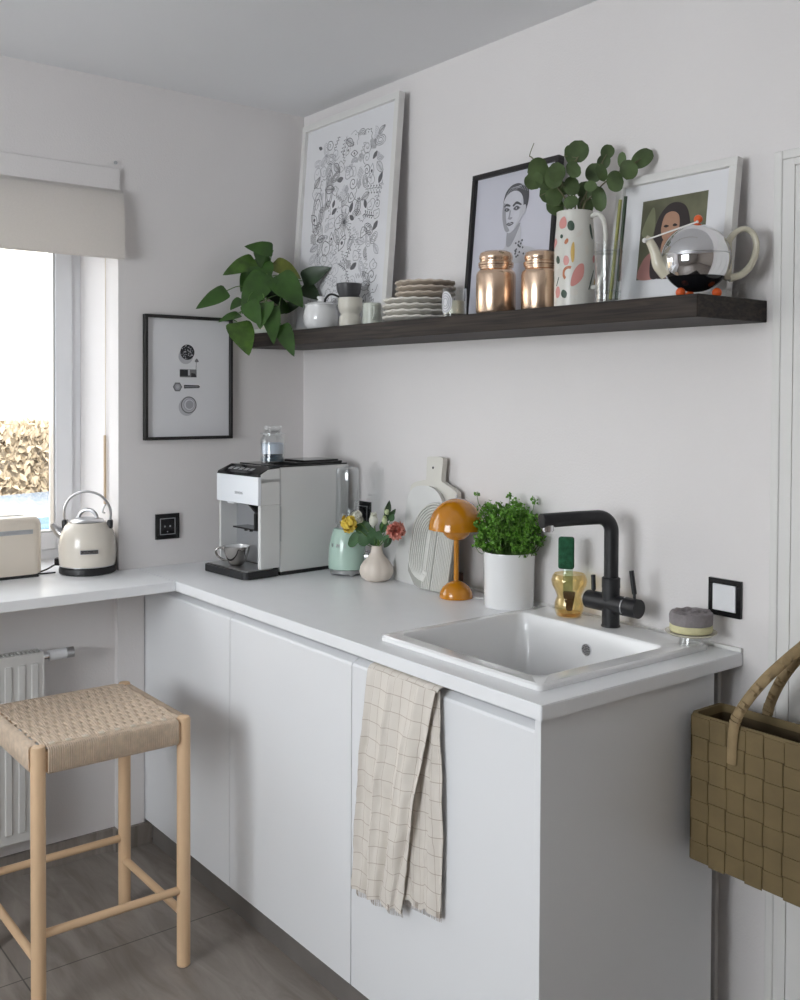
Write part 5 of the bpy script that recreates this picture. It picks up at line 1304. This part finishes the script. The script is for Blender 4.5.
sheet(1.306, 1.540, 1.265, 1.435, .868, .340, .352, -.652, .008, 2.6, .6, bulge=.004)
# fold over the door edge
NX = 64; rows = []
prof_ = [(-.650, .866), (-.644, .873), (-.630, .8765), (-.616, .874), (-.604, .868), (-.6025, .80)]
for i in range(NX+1):
    s = i/NX; x = 1.306+(1.547-1.306)*s; r_ = []
    for (y, z) in prof_:
        v = bm.verts.new((x+.003*math.sin(s*25), y-.0025*(1+math.sin(s*2.6*2*PI+.6)), z+.0012*math.sin(s*30))); r_.append(v)
    rows.append(r_)
for i in range(NX):
    for j in range(len(prof_)-1):
        f_ = bm.faces.new((rows[i][j], rows[i+1][j], rows[i+1][j+1], rows[i][j+1]))
        for lp in f_.loops: lp[uvl].uv = (s*0+(lp.vert.co.x-1.298)*1.38, -.03+lp.vert.co.y*.3)
rn = random.Random(5)
for i in range(120):   # fringe
    s = i/120
    if s < .6: x = 1.265+(1.435-1.265)*s/.6; z = .342+.012*s/.6; y = -.655-.005*math.sin(s*30)
    else: x = 1.402+.156*(s-.6)/.4; z = .376+.016*(s-.6)/.4; y = -.643
    tube(bm, [(x, y, z+.006), (x+rn.uniform(-.002, .002), y, z-.012)], .0005, 4)
me_o = obj('dish_towel', bm, 'towel', None, 'all')
tag(me_o, 'checked beige linen dish towel hanging over the cabinet door below the sink', 'towel')

# ================================================================ stool
ST = thing('bar_stool', 'beech bar stool with woven paper cord seat below the window counter', 'stool', (.567, -1.034, 0), 0)
lx, ly = .193, .187; hz_ = .652
for sx in (-1, 1):
    for sy in (-1, 1):
        bm = B(); r_ = .0175
        lathe(bm, [(r_*.86, 0), (r_, .003), (r_, hz_-.006), (r_*.85, hz_), (r_*.5, hz_+.0015)], 28, c=(sx*lx, sy*ly)); obj('leg', bm, 'wood', ST, True)
for sx in (-1, 1):
    bm = B(); cyl(bm, (sx*lx, -ly, .200), (sx*lx, ly, .200), .0105, 16); obj('stretcher', bm, 'woodh', ST, True)
for sy in (-1, 1):
    bm = B(); cyl(bm, (-lx, sy*ly, .135), (lx, sy*ly, .135), .0105, 16); obj('stretcher', bm, 'woodh', ST, True)
bm = B(); a = .0165
for sx in (-1, 1): box(bm, sx*lx-.010, sx*lx+.010, -ly, ly, .590, .640, .003)
for sy in (-1, 1): box(bm, -lx, lx, sy*ly-.010, sy*ly+.010, .590, .640, .003)
obj('seat_rail', bm, 'woodh', ST)
# cord wrapped round the rails and woven across
bm = B(); cr = .0025; step = .0054
def wrap(fixed, axis, lo, hi):
    n = int((hi-lo)/step); s0 = 1 if fixed > 0 else -1
    for k in range(n):
        c = lo+(k+.5)*step
        # U-shaped strand over the outside of the rail
        pr_ = [(fixed-s0*.004, .648), (fixed+s0*.011, .6475), (fixed+s0*.0145, .641), (fixed+s0*.0145, .592), (fixed+s0*.010, .587), (fixed-s0*.010, .587)]
        pts = [((p[0], c, p[1]) if axis == 'y' else (c, p[0], p[1])) for p in pr_]
        tube(bm, pts, cr, 5, cap=False)
wrap(lx, 'y', -ly+.019, ly-.019); wrap(-lx, 'y', -ly+.019, ly-.019); wrap(ly, 'x', -lx+.019, lx-.019); wrap(-ly, 'x', -lx+.019, lx-.019)
obj('rail_wrapping', bm, 'cord', ST, 'all')['kind'] = 'stuff'
bm = B()
ngr = 9; pitch = (2*lx-.036)/ngr
nw = int((2*ly-.020)/.0052)
for k in range(nw):
    y = -ly+.012+(k+.5)*.0052; pts = []
    NS = ngr*6
    for q in range(NS+1):
        x = -lx+.004+(2*lx-.008)*q/NS
        ph = (x+lx-.018)/pitch
        par = (k//2) % 2
        up_ = math.cos(ph*2*PI/2*1+par*PI)     # passes over every other warp pair
        sag = -.006*math.cos(x/lx*PI/2)*math.cos(y/ly*PI/2)
        pts.append((x, y+.0009*math.sin(ph*PI), (.6488)+.0017*up_+sag))
    tube(bm, pts, .0030, 6)
for g_ in range(ngr):
    xc = -lx+.018+(g_)*pitch+pitch*.0
    for dx in (-.0045, .0, .0045):
        pts = []
        for q in range(nw+1):
            y = -ly+.006+q*(2*ly-.012)/nw
            sag = -.006*math.cos(xc/lx*PI/2)*math.cos(y/ly*PI/2)
            pts.append((xc+dx, y, .6488+sag-.0015*math.cos(g_*PI+((q//2) % 2)*PI)))
        tube(bm, pts, .0028, 6)
# thicker white knots along the room side edge
obj('woven_seat', bm, 'cord', ST, 'all')
for q in range(8):
    bm = B(); x = lx-.012; y = -ly+.035+q*.041
    box(bm, x-.003, x+.010, y-.007, y+.007, .6485, .6535, .002); obj('edge_loop', bm, 'cordl', ST)

# ================================================================ basket
BK = thing('woven_basket', 'olive brown woven basket hanging from the door hook', 'basket', (2.092, -.150, .503), 0)
bw, bd2, bh = .235, .052, .310
bm = B()
nV, nH = 11, 7
sw_ = 2*bw/nV; sh_ = bh/nH
def strip_cell(bm, c, u, v, hu, hv, n_, off, mi):
    """one visible strap crossing, as a slightly domed tile"""
    th = .0018; V = []
    for (a, b_, o_) in ((-1, -1, 0), (1, -1, 0), (1, 1, 0), (-1, 1, 0)):
        V.append(bm.verts.new(c+u*a*hu+v*b_*hv+n_*off))
    W_ = [bm.verts.new(p.co+n_*th-(u*(1 if i in (1, 2) else -1)+v*(1 if i > 1 else -1))*.001) for i, p in enumerate(V)]
    bm.faces.new(W_).material_index = mi
    for i in range(4): bm.faces.new((V[i], V[(i+1) % 4], W_[(i+1) % 4], W_[i])).material_index = mi
def wall_panel(bm, o_, u, nrm, width, cols, inside=False):
    up = Vector((0, 0, 1)); cw = width/cols
    for i in range(cols):
        for j in range(nH):
            c = o_+u*((i+.5)*cw)+up*((j+.5)*sh_)
            over = (i+j) % 2
            if over: strip_cell(bm, c, u, up, cw*.465, sh_*.535, nrm, .0022, 0)
            else: strip_cell(bm, c, u, up, cw*.52, sh_*.465, nrm, .0014, 0)
# hollow body
x0, x1, y0, y1 = -bw, bw, -bd2, bd2
def sec(z, e): return (rrect(x0-e, x1+e, y0-e*.4, y1+e*.2, .012, 4), z)
loft(bm, [sec(0, -.006), sec(.006, 0), sec(bh*.5, .003), sec(bh, .0), sec(bh+.001, -.004), sec(bh*.5, -.001), sec(.010, -.008)], True, True)
obj('basket_shell', bm, 'basketi', BK, True)
bm = B()
wall_panel(bm, Vector((x0, y0-.001, 0)), Vector((1, 0, 0)), Vector((0, -1, 0)), 2*bw, nV)
wall_panel(bm, Vector((x0, y1+.001, 0)), Vector((1, 0, 0)), Vector((0, 1, 0)), 2*bw, nV)
wall_panel(bm, Vector((x0-.002, y0, 0)), Vector((0, 1, 0)), Vector((-1, 0, 0)), 2*bd2, 4)
wall_panel(bm, Vector((x1+.002, y0, 0)), Vector((0, 1, 0)), Vector((1, 0, 0)), 2*bd2, 4)
obj('woven_straps', bm, 'basket', BK)
bm = B(); V_ = []
for (e, z) in ((.006, bh-.014), (.0075, bh-.004), (.004, bh+.005), (-.005, bh+.005), (-.006, bh-.012)): V_.append(sec(z, e))
loft(bm, V_, False, False); obj('rim', bm, 'basket', BK, True)
for sy, nm in ((-1, 'handle'), (1, 'handle')):
    bm = B(); ye = sy*(bd2+.008)
    L_ = [(-.135, ye, bh-.075), (-.133, ye, bh-.02), (-.122, ye*.95, bh+.03), (-.085, ye*.65+.01, bh+.10), (-.045, ye*.3+.055, bh+.165), (-.020, .080+.014*sy, bh+.192), (.010, ye*.3+.055, bh+.165), (.060, ye*.65+.01, bh+.10), (.100, ye*.95, bh+.03), (.112, ye, bh-.02), (.113, ye, bh-.075)]
    tube(bm, L_, .0115, 10, sub=6, flat=.5)
    for q in range(26):
        P_ = smoothpts(L_, 6); i_ = 10+int(q*(len(P_)-20)/26); p = P_[i_]; d_ = (P_[min(i_+1, len(P_)-1)]-P_[i_-1]).normalized()
        tube(bm, [p-d_*.003, p+d_*.003], .0128, 8, flat=.7)
    obj('handle', bm, 'strap', BK, True)
HK = thing('door_hook', 'small white hook on the door holding the basket handles', 'hook', (2.065, -.010, .995))
bm = B(); box(bm, -.012, .012, -.008, 0, -.03, .035, .003); obj('hook_plate', bm, 'trimw', HK)
bm = B(); tube(bm, [(0, -.004, .0), (0, -.045, -.008), (0, -.075, -.004), (0, -.082, .018), (0, -.080, .03)], .005, 10, sub=5); ball(bm, (0, -.080, .032), .009, 0, 12, 8); obj('hook_arm', bm, 'trimw', HK, True)
